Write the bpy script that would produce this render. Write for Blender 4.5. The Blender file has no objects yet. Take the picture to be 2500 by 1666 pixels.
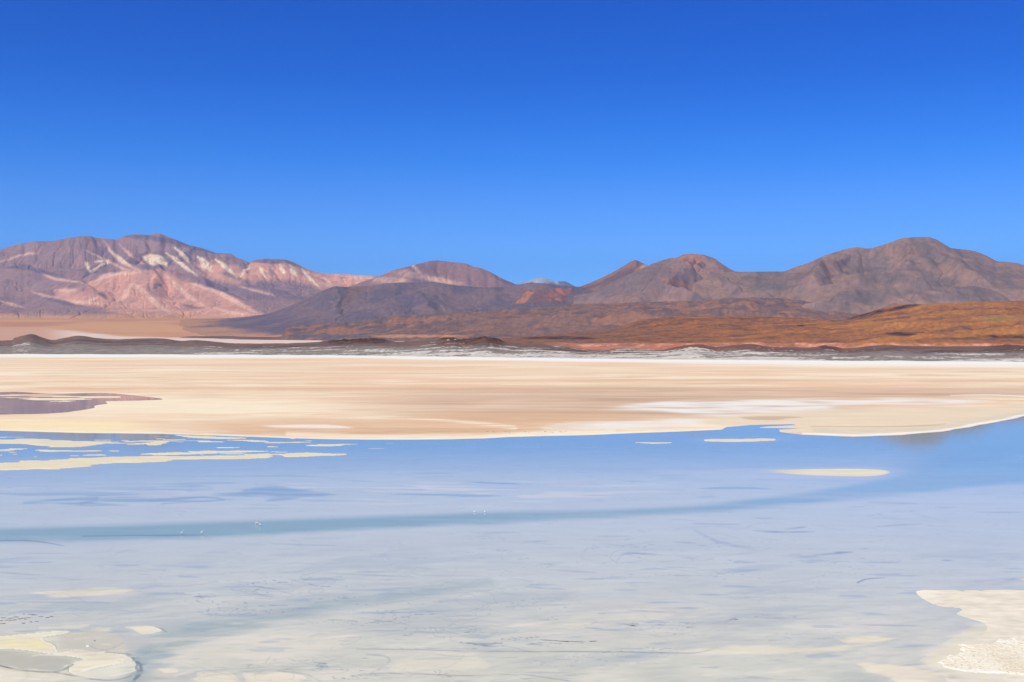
import bpy, bmesh, math, random
import numpy as np
random.seed(4)
sc = bpy.context.scene
COL = sc.collection
# ------------------------------------------------------------------ camera
F = 2681.0            # focal length in pixels of the 2500 px wide photograph
HZ = 821.0            # row of the horizon
CX = 1250.0
H0 = 75.0             # eye height above the lagoon
cam = bpy.data.cameras.new('camera')
cam.sensor_width = 36.0
cam.lens = 36.0 * F / 2500.0
cam.shift_y = (HZ - 833.0) / 2500.0
cam.clip_start = 1.0
cam.clip_end = 400000.0
co = bpy.data.objects.new('camera', cam); COL.objects.link(co)
co.location = (0, 0, H0); co.rotation_euler = (math.radians(90), 0, 0)
sc.camera = co
# ------------------------------------------------------------------ sky and sun
SUN_EL, SUN_AZ = math.radians(49), math.radians(-146)   # azimuth from +Y, clockwise
w = bpy.data.worlds.new('World'); sc.world = w; w.use_nodes = True
nt = w.node_tree; nt.nodes.clear()
out = nt.nodes.new('ShaderNodeOutputWorld'); bg = nt.nodes.new('ShaderNodeBackground')
sky = nt.nodes.new('ShaderNodeTexSky'); sky.sky_type = 'NISHITA'; sky.sun_disc = False
sky.sun_elevation = SUN_EL; sky.sun_rotation = SUN_AZ
sky.altitude = 4300; sky.air_density = 1.0; sky.dust_density = 0.2; sky.ozone_density = 3.0
tc = nt.nodes.new('ShaderNodeTexCoord'); sep = nt.nodes.new('ShaderNodeSeparateXYZ')
nt.links.new(tc.outputs['Generated'], sep.inputs[0])
rampn = nt.nodes.new('ShaderNodeValToRGB'); nt.links.new(sep.outputs['Z'], rampn.inputs[0])
SKYRAMP = [(0.0, (0.433, 0.869, 1.462)), (0.0822, (0.433, 0.869, 1.462)), (0.1189, (0.318, 0.774, 1.427)), (0.1551, (0.135, 0.663, 1.42)), (0.1908, (0.064, 0.556, 1.389)), (0.2257, (0.017, 0.456, 1.316)), (0.2912, (0.002, 0.379, 1.287)), (0.42, (0.75, 0.78, 0.85)), (1.0, (0.9, 0.85, 0.8))]
def set_ramp(r, stops):
    while len(r.elements) > 1: r.elements.remove(r.elements[-1])
    r.elements[0].position = stops[0][0]; r.elements[0].color = (*stops[0][1], 1)
    for p, c in stops[1:]:
        e = r.elements.new(p); e.color = (*c, 1)
set_ramp(rampn.color_ramp, SKYRAMP)
mx = nt.nodes.new('ShaderNodeMix'); mx.data_type = 'RGBA'; mx.blend_type = 'MULTIPLY'; mx.inputs[0].default_value = 1.0
nt.links.new(sky.outputs[0], mx.inputs[6]); nt.links.new(rampn.outputs[0], mx.inputs[7])
nt.links.new(mx.outputs[2], bg.inputs[0]); bg.inputs[1].default_value = 0.12
nt.links.new(bg.outputs[0], out.inputs[0])
sl = bpy.data.lights.new('sun', 'SUN'); sl.energy = 4.2; sl.angle = math.radians(0.53); sl.color = (1.0, 0.935, 0.79)
so = bpy.data.objects.new('sun', sl); COL.objects.link(so)
sdir = (math.sin(SUN_AZ) * math.cos(SUN_EL), math.cos(SUN_AZ) * math.cos(SUN_EL), math.sin(SUN_EL))
from mathutils import Vector
so.rotation_euler = Vector(sdir).to_track_quat('Z', 'Y').to_euler()
so.location = (0, 0, 500)
vs = sc.view_settings; vs.view_transform = 'Standard'; vs.look = 'None'; vs.exposure = 0.1; vs.gamma = 1.0
sc.cycles.use_denoising = True
sc.cycles.max_bounces = 6; sc.cycles.volume_bounces = 0

# ------------------------------------------------------------------ helpers
def tag(o, label, cat, kind=None, group=None):
    o['label'] = label; o['category'] = cat
    if kind: o['kind'] = kind
    if group: o['group'] = group
    return o

def lin(c):                      # sRGB 0..255 -> linear
    c = np.asarray(c, float) / 255.0
    return np.where(c <= 0.04045, c / 12.92, ((c + 0.055) / 1.055) ** 2.4)

_rng = np.random.RandomState(11)
_perm = _rng.permutation(1024)
_perm = np.concatenate([_perm, _perm])
_ga = _rng.rand(1024) * 2 * np.pi
_gx, _gy = np.cos(_ga), np.sin(_ga)
def gnoise(x, y, seed=0):
    x = x + seed * 37.31; y = y + seed * 91.7
    xi = np.floor(x).astype(np.int64); yi = np.floor(y).astype(np.int64)
    xf = x - xi; yf = y - yi
    u = xf * xf * xf * (xf * (xf * 6 - 15) + 10); v = yf * yf * yf * (yf * (yf * 6 - 15) + 10)
    def g(dx, dy):
        h = _perm[_perm[(xi + dx) & 1023] + ((yi + dy) & 1023)]
        return _gx[h] * (xf - dx) + _gy[h] * (yf - dy)
    a = g(0, 0); b = g(1, 0); c = g(0, 1); d = g(1, 1)
    return 1.5 * ((a + (b - a) * u) * (1 - v) + (c + (d - c) * u) * v)
def fbm(x, y, octs=5, seed=0, gain=0.5, foot=None, lam=1.0):
    """sum of octaves; foot = local sampling distance (same unit as x*lam): finer octaves fade out"""
    s = 0; a = 1.0; f = 1.0; t = 0
    for k in range(octs):
        n = gnoise(x * f, y * f, seed + k * 3)
        if foot is not None:
            n = n * np.clip((lam / f) / (foot * 1.6) - 0.6, 0, 1)
        s = s + a * n; t += a
        a *= gain; f *= 2.03
    return s / t * 1.6
def sstep(a, b, x):
    t = np.clip((x - a) / (b - a), 0, 1); return t * t * (3 - 2 * t)
def mix(a, b, t):
    t = np.asarray(t)
    if t.ndim == 2 and (np.shape(a)[-1:] == (3,) or np.shape(b)[-1:] == (3,)): t = t[..., None]
    return a * (1 - t) + b * t
def cr(pts, n=8):                # Catmull-Rom through points of any dimension
    p = np.array(pts, float); q = np.vstack([2 * p[0] - p[1], p, 2 * p[-1] - p[-2]])
    o = []
    for i in range(1, len(q) - 2):
        for t in np.linspace(0, 1, n, endpoint=False):
            o.append(0.5 * ((2 * q[i]) + (-q[i - 1] + q[i + 1]) * t + (2 * q[i - 1] - 5 * q[i] + 4 * q[i + 1] - q[i + 2]) * t * t
                            + (-q[i - 1] + 3 * q[i] - 3 * q[i + 1] + q[i + 2]) * t ** 3))
    o.append(p[-1]); return np.array(o)

def grid_object(name, X, Y, Z, col, mat, keep=None, extra=None):
    nr, nc = X.shape
    me = bpy.data.meshes.new(name)
    idx = np.arange(nr * nc).reshape(nr, nc)
    f = np.stack([idx[:-1, :-1], idx[:-1, 1:], idx[1:, 1:], idx[1:, :-1]], -1).reshape(-1, 4)
    if keep is not None:
        k = keep[:-1, :-1] | keep[:-1, 1:] | keep[1:, 1:] | keep[1:, :-1]
        f = f[k.reshape(-1)]
    used = np.unique(f); remap = np.full(nr * nc, -1); remap[used] = np.arange(len(used)); f = remap[f]
    v = np.stack([X, Y, Z], -1).reshape(-1, 3)[used].astype(np.float32)
    me.vertices.add(len(v)); me.vertices.foreach_set('co', v.ravel())
    me.loops.add(f.size); me.loops.foreach_set('vertex_index', f.ravel().astype(np.int32))
    me.polygons.add(len(f)); me.polygons.foreach_set('loop_start', np.arange(0, f.size, 4, dtype=np.int32))
    me.polygons.foreach_set('use_smooth', np.ones(len(f), bool))
    me.update(calc_edges=True)
    a = me.attributes.new('Col', 'FLOAT_COLOR', 'POINT')
    c = np.ones((len(v), 4), np.float32); c[:, :3] = np.clip(col.reshape(-1, 3)[used], 0.002, 0.95)
    a.data.foreach_set('color', c.ravel())
    for nm, arr in (extra or {}).items():
        a = me.attributes.new(nm, 'FLOAT', 'POINT'); a.data.foreach_set('value', arr.reshape(-1)[used].astype(np.float32))
    me.materials.append(mat)
    o = bpy.data.objects.new(name, me); COL.objects.link(o)
    return o

def new_mat(name):
    m = bpy.data.materials.new(name); m.use_nodes = True
    t = m.node_tree; t.nodes.clear()
    o = t.nodes.new('ShaderNodeOutputMaterial'); p = t.nodes.new('ShaderNodeBsdfPrincipled')
    t.links.new(p.outputs[0], o.inputs[0]); return m, t, p
def soil_mat(name, rough=0.95, spec=0.15, scale=0.05, amp=0.12, bump=0.0, bscale=0.05):
    """albedo attribute, broken up by fine procedural noise in world metres"""
    m, t, p = new_mat(name)
    at = t.nodes.new('ShaderNodeAttribute'); at.attribute_name = 'Col'
    tc = t.nodes.new('ShaderNodeTexCoord'); n = t.nodes.new('ShaderNodeTexNoise')
    n.inputs['Scale'].default_value = scale; n.inputs['Detail'].default_value = 6; n.inputs['Roughness'].default_value = 0.65
    t.links.new(tc.outputs['Object'], n.inputs['Vector'])
    mr = t.nodes.new('ShaderNodeMapRange'); mr.inputs[1].default_value = 0.3; mr.inputs[2].default_value = 0.7
    mr.inputs[3].default_value = 1 - amp; mr.inputs[4].default_value = 1 + amp
    t.links.new(n.outputs[0], mr.inputs[0])
    v = t.nodes.new('ShaderNodeVectorMath'); v.operation = 'SCALE'
    t.links.new(at.outputs['Color'], v.inputs[0]); t.links.new(mr.outputs[0], v.inputs['Scale'])
    t.links.new(v.outputs[0], p.inputs['Base Color'])
    p.inputs['Roughness'].default_value = rough; p.inputs['Specular IOR Level'].default_value = spec
    if bump:
        n2 = t.nodes.new('ShaderNodeTexNoise'); n2.inputs['Scale'].default_value = bscale; n2.inputs['Detail'].default_value = 5
        t.links.new(tc.outputs['Object'], n2.inputs['Vector'])
        b = t.nodes.new('ShaderNodeBump'); b.inputs['Strength'].default_value = 1.0; b.inputs['Distance'].default_value = bump
        t.links.new(n2.outputs[0], b.inputs['Height']); t.links.new(b.outputs[0], p.inputs['Normal'])
    return m
def plain_mat(name, c, rough=0.8, spec=0.3, var=0.15, scale=6.0):
    m, t, p = new_mat(name)
    tc = t.nodes.new('ShaderNodeTexCoord'); n = t.nodes.new('ShaderNodeTexNoise'); n.inputs['Scale'].default_value = scale
    t.links.new(tc.outputs['Object'], n.inputs['Vector'])
    r = t.nodes.new('ShaderNodeValToRGB'); t.links.new(n.outputs[0], r.inputs[0])
    set_ramp(r.color_ramp, [(0.3, tuple(x * (1 - var) for x in c)), (0.7, tuple(min(1, x * (1 + var)) for x in c))])
    t.links.new(r.outputs[0], p.inputs['Base Color'])
    p.inputs['Roughness'].default_value = rough; p.inputs['Specular IOR Level'].default_value = spec
    return m

def zground(Y):                  # the basin floor rises gently behind the low banks
    return np.interp(Y, [0, 6000, 14000, 15500, 19500, 27000, 34000, 60000], [0, 0, 40, 75, 366, 530, 720, 1100])

# ------------------------------------------------------------------ eroded terrain
def erode(Z, X, Y, iters, K, m=0.45, diff=0.1, base=None):
    """stream-power erosion on the grid (D8 receivers, implicit step) followed by hillslope creep"""
    nr, nc = Z.shape; N = nr * nc
    idx = np.arange(N).reshape(nr, nc)
    offs = [(-1, -1), (-1, 0), (-1, 1), (0, -1), (0, 1), (1, -1), (1, 0), (1, 1)]
    A = None
    cell = np.abs(np.gradient(X, axis=1) * np.gradient(Y, axis=0)).ravel()
    for it in range(iters):
        best = np.zeros((nr, nc)); rcv = idx.copy(); dist = np.ones((nr, nc)) * 1e9
        for di, dj in offs:
            i0, i1 = max(0, -di), nr - max(0, di); j0, j1 = max(0, -dj), nc - max(0, dj)
            s = (slice(i0, i1), slice(j0, j1)); t = (slice(i0 + di, i1 + di), slice(j0 + dj, j1 + dj))
            d = np.hypot(X[t] - X[s], Y[t] - Y[s])
            sl_ = (Z[s] - Z[t]) / d
            b = best[s]; up = sl_ > b
            b[up] = sl_[up]; rcv[s][up] = idx[t][up]; dist[s][up] = d[up]
        order = np.argsort(Z.ravel())
        r = rcv.ravel(); rl = r.tolist(); ol = order.tolist()
        a = cell.tolist()
        for i in reversed(ol):
            j = rl[i]
            if j != i: a[j] += a[i]
        A = np.array(a)
        Fk = (0.06 * K * A ** m / dist.ravel()).tolist()
        z = Z.ravel().tolist()
        for i in ol:
            j = rl[i]
            if j != i:
                f = Fk[i]; z[i] = (z[i] + f * z[j]) / (1 + f)
        Z = np.array(z).reshape(nr, nc)
        for _ in range(2):
            L = np.zeros_like(Z)
            L[1:-1, 1:-1] = (Z[:-2, 1:-1] + Z[2:, 1:-1] + Z[1:-1, :-2] + Z[1:-1, 2:]) * 0.25 - Z[1:-1, 1:-1]
            Z = Z + diff * L
    return Z, A.reshape(nr, nc), rcv, order
def advect(val, rcv, order, keep=0.97):
    """carry a rock colour value down the fall lines"""
    r = rcv.ravel().tolist(); v = val.ravel().tolist(); n = len(v)
    s = list(v); wgt = [1.0] * n
    for i in reversed(order.tolist()):
        s[i] = s[i] / wgt[i]; j = r[i]
        if j != i:
            s[j] += s[i] * 12 * keep; wgt[j] += 12
    return np.array(s).reshape(val.shape)

def layer(u0, u1, du, Y0, Y1, nr, crests, fb, seed=0, er=None, match=None, exp=1.6, fade=0):
    """crests: list of (points (px, py, Y), reach); fb: list of (wavelength, amplitude, octaves)"""
    us = np.arange(u0, u1 + du, du); ys = Y0 * (Y1 / Y0) ** np.linspace(0, 1, nr)
    U, Yg = np.meshgrid(us, ys); X = (U - CX) / F * Yg
    base = zground(Yg)
    warp = fb[0][0]
    wx = fbm(X / warp, Yg / warp, 4, seed + 5) * warp * 0.22; wy = fbm(X / warp, Yg / warp, 4, seed + 9) * warp * 0.22
    Z = np.full(X.shape, -1e9)
    for pts, reach, *k in crests:
        e = k[0] if k else exp
        p = cr([(*q_[:3], q_[3] if len(q_) > 3 else 1.0) for q_ in pts], 5)
        d_tot = 0
        P = np.stack([(p[:, 0] - CX) / F * p[:, 2], p[:, 2], H0 + (HZ - p[:, 1]) / F * p[:, 2], p[:, 3]], 1)
        # densify
        seg = np.hypot(np.diff(P[:, 0]), np.diff(P[:, 1])); s = np.concatenate([[0], np.cumsum(seg)])
        n = max(8, int(s[-1] / max(reach * 0.03, 30))); n = min(n, 170); t = np.linspace(0, s[-1], n)
        P = np.stack([np.interp(t, s, P[:, k_]) for k_ in range(4)], 1)
        for q in P:
            b = zground(q[1]); hq = q[2] - b
            r = reach * max(q[3], 0.1); hq = max(hq, 0)
            d = np.hypot(X + wx - q[0], Yg + wy - q[1]) / r
            sh = (np.exp(-e * d) - math.exp(-e)) / (1 - math.exp(-e)) if e > 0 else 1 - d
            sh = np.where(d > 1, -0.5 * np.minimum(d - 1, 0.6), sh)
            np.maximum(Z, hq * sh + (b - base) * 0, out=Z)
    rel = np.maximum(Z, 0); rmax = rel.max()
    for lam, amp, oc in fb:
        Z = Z + fbm(X / lam, Yg / lam, oc, seed + 21) * amp * (0.12 + 0.88 * np.clip(rel / (0.45 * rmax), 0, 1)) * sstep(-0.02 * rmax, 0.1 * rmax, Z)
    snk = 0.07 * rmax
    if fade: Z = Z * sstep(u0, u0 + fade, U)
    Z = Z - snk * (1 - sstep(0, snk, Z)) + base
    A = rcv = order = None
    if er:
        Z, A, rcv, order = erode(Z, X, Yg, **er)
    if match is not None:        # bring the skyline back to its traced height
        mp = np.array(match, float)
        tgt = np.interp(us, mp[:, 0], mp[:, 1])
        ang = (Z - H0) / Yg; am = ang.argmax(0)
        ok = (us >= mp[0, 0]) & (us <= mp[-1, 0])
        for _ in range(3):
            ang = (Z - H0) / Yg; am = ang.argmax(0); cols = np.arange(len(us))
            zc = Z[am, cols]; yc = Yg[am, cols]; bc = base[am, cols]
            zt = H0 + (HZ - tgt) / F * yc
            k = np.where(ok, (zt - bc) / np.maximum(zc - bc, 5), np.nan)
            k = np.interp(us, us[ok], k[ok]); k = np.clip(k, 0.4, 2.5)
            w_ = np.hanning(9); w_ /= w_.sum(); kp = np.pad(k, 4, mode='edge'); k = np.convolve(kp, w_, 'valid')
            Z = np.where(Z > base, base + (Z - base) * k[None, :], Z)
    PY = HZ - (Z - H0) / Yg * F
    return dict(U=U, Y=Yg, X=X, Z=Z, A=A, rcv=rcv, order=order, base=base, PY=PY)

def slope_of(L):
    gx = np.gradient(L['Z'], axis=1) / np.gradient(L['X'], axis=1); gy = np.gradient(L['Z'], axis=0) / np.gradient(L['Y'], axis=0)
    return gx, gy
def spot(L, x, y, rx, ry, ang=0.0, ns=0.35, seed=0):
    """soft patch of ground around the place on the slope seen at (x, y)"""
    a = math.radians(ang); dx = L['U'] - x; dy = L['PY'] - y
    p = (dx * math.cos(a) + dy * math.sin(a)) / rx; q = (-dx * math.sin(a) + dy * math.cos(a)) / ry
    d = np.sqrt(p * p + q * q) + ns * L['n1'] + 0.25 * ns * L['n2']
    return 1 - sstep(0.55, 1.25, d)
def prep(L, lam, seed=0):
    L['n1'] = fbm(L['X'] / lam, L['Y'] / lam, 4, seed); L['n2'] = fbm(L['X'] / lam * 4, L['Y'] / lam * 4, 4, seed + 3)
    if L['rcv'] is not None:
        L['ad'] = advect(fbm(L['X'] / lam * 3, L['Y'] / lam * 3, 3, seed + 7), L['rcv'], L['order'])
        L['ad'] = L['ad'] / (L['ad'].std() + 1e-6)
        a = advect(np.random.RandomState(seed).randn(*L['X'].shape), L['rcv'], L['order'], 0.9); L['ad2'] = np.clip(a / a.std(), -2, 2)
    else: L['ad2'] = np.zeros_like(L['X'])
    L['n4'] = fbm(L['X'] / lam * 14, L['Y'] / lam * 14, 4, seed + 17, 0.7)
    L['gx'], L['gy'] = slope_of(L)
def sdist(x, y, pts, closed=True, ax=1.0):
    p = cr(list(pts) + ([pts[0]] if closed else []), 4)
    ins = np.zeros(x.shape, bool); best = np.full(x.shape, 1e9); w3 = p.shape[1] > 2
    for a, b in zip(p[:-1], p[1:]):
        x0, y0, x1, y1 = a[0], a[1], b[0], b[1]
        if closed and y0 != y1: ins ^= ((y0 > y) != (y1 > y)) & (x < (x1 - x0) * (y - y0) / (y1 - y0) + x0)
        dx, dy = (x1 - x0) / ax, y1 - y0; t = np.clip(((x - x0) / ax * dx + (y - y0) * dy) / (dx * dx + dy * dy + 1e-9), 0, 1)
        d = np.hypot((x - x0) / ax - t * dx, y - y0 - t * dy)
        if w3: d = d - (a[2] + (b[2] - a[2]) * t)
        best = np.minimum(best, d)
    return np.where(ins, 1, -1) * best if closed else best
def tpoly(L, pts, f=6.0, wob=5.0):
    return sstep(-f, f, sdist(L['U'] + wob * 1.6 * L['n1'] + wob * L['n2'], L['PY'] + wob * (L['n1'] + L['n2']), pts))
def tline(L, pts, w=3.0, f=2.5, wob=3.0):
    p = [(q[0], q[1], (q[2] if len(q) > 2 else w) * (0.35 if i in (0, len(pts) - 1) else 1)) for i, q in enumerate(pts)]
    return 1 - sstep(-f, f, sdist(L['U'] + wob * 1.5 * L['n2'], L['PY'] + wob * L['n2'], p, False))
def fine(L, c, a=0.045, b=0.14): return c * np.clip(1 + a * L['ad2'] + b * L['n4'], 0.5, 1.5)[..., None]
def C3(*rgb): return lin(rgb)
def fill(L, c): return np.tile(C3(*c), (*L['U'].shape, 1)).astype(float)

M_rock = soil_mat('mountain rock', scale=0.012, amp=0.16, bump=8.0, bscale=0.014)
M_near = soil_mat('bank soil', scale=0.03, amp=0.25, bump=2.0, bscale=0.03)

# ------------------------------------------------------------------ mountains, far to near
# snowy peak in the gap
mt = [(1225, 702), (1259, 695), (1286, 688), (1304, 681), (1322, 677), (1340, 682), (1358, 687), (1381, 687), (1390, 692), (1405, 700), (1430, 712)]
L = layer(1200, 1460, 2, 52000, 66000, 70, [([(x, y, 58000) for x, y in mt], 7000)], [(3000, 220, 5)], seed=2, er=dict(iters=6, K=0.9), match=mt)
prep(L, 1500, 3)
c = mix(fill(L, (120, 112, 118)), C3(186, 182, 188), sstep(-0.1, 0.35, L['n2'] * 0.7 + sstep(700, 684, L['PY']) - 0.35 - sstep(1355, 1375, L['U'])))
o = grid_object('mountain', L['X'], L['Y'], L['Z'], fine(L, c), M_rock); tag(o, 'tiny pale snow streaked peak far away in the central gap', 'mountain', 'structure')

# long banded range on the left
mt = [(-400, 660), (-200, 630), (-80, 620), (0, 610), (44, 596), (92, 589), (129, 589), (163, 582), (194, 577), (221, 577), (235, 581), (275, 584), (282, 587), (303, 577),
      (326, 572), (367, 574), (377, 569), (391, 571), (425, 584), (459, 598), (493, 606), (527, 618), (564, 620), (578, 629), (609, 641), (626, 634), (646, 632),
      (697, 634), (714, 639), (748, 656), (768, 664), (800, 669), (845, 670), (889, 673), (926, 675), (980, 690), (1040, 715)]
crests = [([(x, y, 33500 - 2.0 * abs(x - 350)) for x, y in mt], 9500, 1.5),
          ([(303, 580, 33000), (330, 620, 31500), (350, 640, 30200), (366, 652, 29300), (372, 690, 27800), (360, 730, 26600)], 4200, 1.2),
          ([(366, 652, 29300), (440, 672, 28500), (520, 705, 27400), (600, 735, 26400)], 3300, 1.2),
          ([(366, 652, 29300), (300, 680, 28300), (240, 705, 27400), (200, 735, 26400)], 3300, 1.2),
          ([(425, 590, 33000), (470, 640, 31000), (520, 665, 29800), (590, 690, 28400)], 3500, 1.3),
          ([(660, 634, 32800), (655, 668, 31000), (690, 700, 29400), (720, 735, 28000)], 3600, 1.3),
          ([(-200, 640, 30500), (-60, 650, 29500), (60, 652, 29000), (120, 672, 28200), (220, 705, 27000)], 3800, 1.1),
          ([(-200, 700, 27500), (0, 712, 27000), (110, 728, 26400)], 2300, 1.1),
          ([(-500, 764, 28500), (0, 766, 28500), (400, 766, 28500), (700, 766, 28500), (1000, 770, 28500)], 4600, 0.35)]
L = layer(-420, 1060, 2.0, 23500, 37000, 360, crests, [(3500, 170, 6), (900, 55, 4)], seed=7, er=dict(iters=8, K=1.1, diff=0.1), match=mt)
prep(L, 1800, 13)
U, PY = L['U'], L['PY']
c = mix(fill(L, (158, 124, 116)), C3(138, 110, 110), sstep(-0.3, 0.5, L['n1']) * 0.8)
c = mix(c, C3(168, 122, 112), sstep(0.1, 0.5, L['n1'] * 0.5 - L['n2']) * 0.6)
pink = np.maximum(tpoly(L, [(215, 692), (255, 672), (345, 658), (366, 655), (398, 660), (455, 688), (540, 712), (600, 745), (640, 770), (430, 778), (330, 776), (240, 752), (150, 732), (138, 712), (200, 706)], 7),
                  tpoly(L, [(470, 650), (520, 640), (590, 655), (620, 640), (720, 640), (770, 663), (930, 676), (900, 705), (790, 708), (745, 690), (690, 684), (620, 690), (560, 690), (500, 672)], 9))
c = mix(c, C3(212, 154, 128), np.clip(pink * (0.92 + 0.15 * L['ad']), 0, 1))
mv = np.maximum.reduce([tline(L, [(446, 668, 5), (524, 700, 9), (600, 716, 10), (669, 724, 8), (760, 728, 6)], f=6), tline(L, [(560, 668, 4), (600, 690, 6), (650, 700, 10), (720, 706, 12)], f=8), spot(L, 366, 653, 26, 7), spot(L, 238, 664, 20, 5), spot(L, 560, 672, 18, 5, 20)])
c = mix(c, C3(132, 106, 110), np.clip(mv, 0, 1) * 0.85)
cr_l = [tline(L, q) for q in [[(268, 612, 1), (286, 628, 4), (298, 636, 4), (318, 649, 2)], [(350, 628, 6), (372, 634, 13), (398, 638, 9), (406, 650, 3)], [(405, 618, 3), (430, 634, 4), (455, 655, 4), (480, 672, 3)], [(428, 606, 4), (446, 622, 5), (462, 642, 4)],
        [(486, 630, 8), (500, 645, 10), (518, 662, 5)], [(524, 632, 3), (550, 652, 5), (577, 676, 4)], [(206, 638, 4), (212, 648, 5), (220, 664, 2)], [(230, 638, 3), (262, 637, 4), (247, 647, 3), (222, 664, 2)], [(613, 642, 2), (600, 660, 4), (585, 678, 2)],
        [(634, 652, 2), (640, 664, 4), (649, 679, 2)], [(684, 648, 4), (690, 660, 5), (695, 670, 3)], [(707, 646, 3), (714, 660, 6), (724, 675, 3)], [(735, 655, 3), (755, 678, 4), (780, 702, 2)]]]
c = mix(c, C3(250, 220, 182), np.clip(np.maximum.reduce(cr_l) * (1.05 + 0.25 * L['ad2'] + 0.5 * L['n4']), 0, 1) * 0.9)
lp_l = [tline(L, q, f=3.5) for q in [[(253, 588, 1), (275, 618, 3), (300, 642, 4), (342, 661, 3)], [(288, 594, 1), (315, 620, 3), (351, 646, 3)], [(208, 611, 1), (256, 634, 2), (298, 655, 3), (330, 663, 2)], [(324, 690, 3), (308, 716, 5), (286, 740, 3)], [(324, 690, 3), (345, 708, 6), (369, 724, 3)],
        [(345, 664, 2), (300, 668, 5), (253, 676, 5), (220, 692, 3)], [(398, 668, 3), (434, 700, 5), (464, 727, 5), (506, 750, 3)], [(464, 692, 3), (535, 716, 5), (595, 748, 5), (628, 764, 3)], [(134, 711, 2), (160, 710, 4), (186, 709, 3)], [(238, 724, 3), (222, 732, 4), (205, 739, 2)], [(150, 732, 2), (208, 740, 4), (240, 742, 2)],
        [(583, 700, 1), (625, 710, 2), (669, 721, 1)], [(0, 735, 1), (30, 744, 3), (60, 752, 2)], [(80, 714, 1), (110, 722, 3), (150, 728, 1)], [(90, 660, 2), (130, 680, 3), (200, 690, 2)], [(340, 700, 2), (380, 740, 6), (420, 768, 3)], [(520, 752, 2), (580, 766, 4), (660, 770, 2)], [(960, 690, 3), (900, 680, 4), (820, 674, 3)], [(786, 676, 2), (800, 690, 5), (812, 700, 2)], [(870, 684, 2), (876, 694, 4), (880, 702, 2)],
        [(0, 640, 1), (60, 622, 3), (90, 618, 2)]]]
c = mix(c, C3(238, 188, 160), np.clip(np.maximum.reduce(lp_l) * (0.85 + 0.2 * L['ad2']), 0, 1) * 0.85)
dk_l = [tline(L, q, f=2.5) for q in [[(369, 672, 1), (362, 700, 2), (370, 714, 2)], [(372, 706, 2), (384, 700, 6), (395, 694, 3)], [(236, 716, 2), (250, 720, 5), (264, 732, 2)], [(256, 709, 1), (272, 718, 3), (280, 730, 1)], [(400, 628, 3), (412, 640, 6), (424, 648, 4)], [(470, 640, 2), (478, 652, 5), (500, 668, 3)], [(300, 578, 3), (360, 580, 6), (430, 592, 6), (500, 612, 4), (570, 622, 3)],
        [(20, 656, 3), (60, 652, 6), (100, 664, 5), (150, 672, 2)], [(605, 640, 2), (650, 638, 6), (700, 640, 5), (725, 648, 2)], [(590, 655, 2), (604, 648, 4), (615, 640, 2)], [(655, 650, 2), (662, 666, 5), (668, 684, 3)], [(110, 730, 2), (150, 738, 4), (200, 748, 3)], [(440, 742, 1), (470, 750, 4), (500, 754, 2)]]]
c = mix(c, C3(110, 90, 98), np.clip(np.maximum.reduce(dk_l), 0, 1) * 0.7)  # dark streaks, some of them shaded ridge sides painted into the rock colour
c = c * (1 + 0.05 * np.clip(L['ad'], -1.5, 1.5)[..., None])
c = mix(c, C3(212, 160, 112), sstep(764, 777, PY + 5 * L['n1']))
c = mix(c, C3(186, 128, 92), np.clip(sstep(764, 775, PY) * (0.35 + 0.8 * L['n1']), 0, 0.6))
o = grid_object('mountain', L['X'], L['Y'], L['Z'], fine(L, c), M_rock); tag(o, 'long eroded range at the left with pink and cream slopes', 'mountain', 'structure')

# rounded mountain behind the dark hill
mt = [(880, 690), (930, 673), (957, 661), (1008, 648), (1049, 638), (1069, 636), (1110, 641), (1137, 643), (1154, 651), (1178, 656), (1198, 665), (1229, 682), (1256, 693), (1290, 708), (1340, 730)]
L = layer(850, 1380, 2.2, 24000, 33000, 150, [([(x, y, 29500) for x, y in mt], 5200, 1.2)], [(2200, 130, 5)], seed=17, er=dict(iters=7, K=1.1), match=mt)
prep(L, 1500, 23)
c = mix(fill(L, (150, 112, 104)), C3(126, 98, 96), sstep(-0.3, 0.5, L['n1']))
cream = 0.8 * np.maximum.reduce([spot(L, 1010, 672, 60, 10, 10), spot(L, 1060, 682, 60, 8, 10), spot(L, 1020, 663, 30, 6, 50), spot(L, 960, 685, 50, 9)])
c = mix(c, C3(226, 176, 148), np.clip(cream * (0.7 + 0.3 * L['ad']), 0, 1))
o = grid_object('mountain', L['X'], L['Y'], L['Z'], fine(L, c), M_rock); tag(o, 'rounded mauve mountain with a pale band, rising behind the dark hill in the middle', 'mountain', 'structure')

# small pointed peak
mt = [(1370, 716), (1417, 700), (1438, 692), (1468, 679), (1498, 664), (1527, 647), (1542, 638), (1553, 635), (1563, 640), (1578, 647), (1620, 668), (1680, 700)]
L = layer(1340, 1720, 2.2, 18000, 24000, 110, [([(x, y, 21500) for x, y in mt], 3600, 1.0)], [(1200, 50, 5)], seed=27, er=dict(iters=5, K=0.7), match=mt)
prep(L, 900, 33)
c = mix(fill(L, (146, 106, 90)), C3(116, 88, 84), sstep(-0.3, 0.4, L['n1']))
c = mix(c, C3(190, 140, 104), spot(L, 1565, 655, 22, 5, -30))
o = grid_object('mountain', L['X'], L['Y'], L['Z'], fine(L, c), M_rock); tag(o, 'small pointed brown peak left of the flat topped summit', 'mountain', 'structure')

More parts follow.
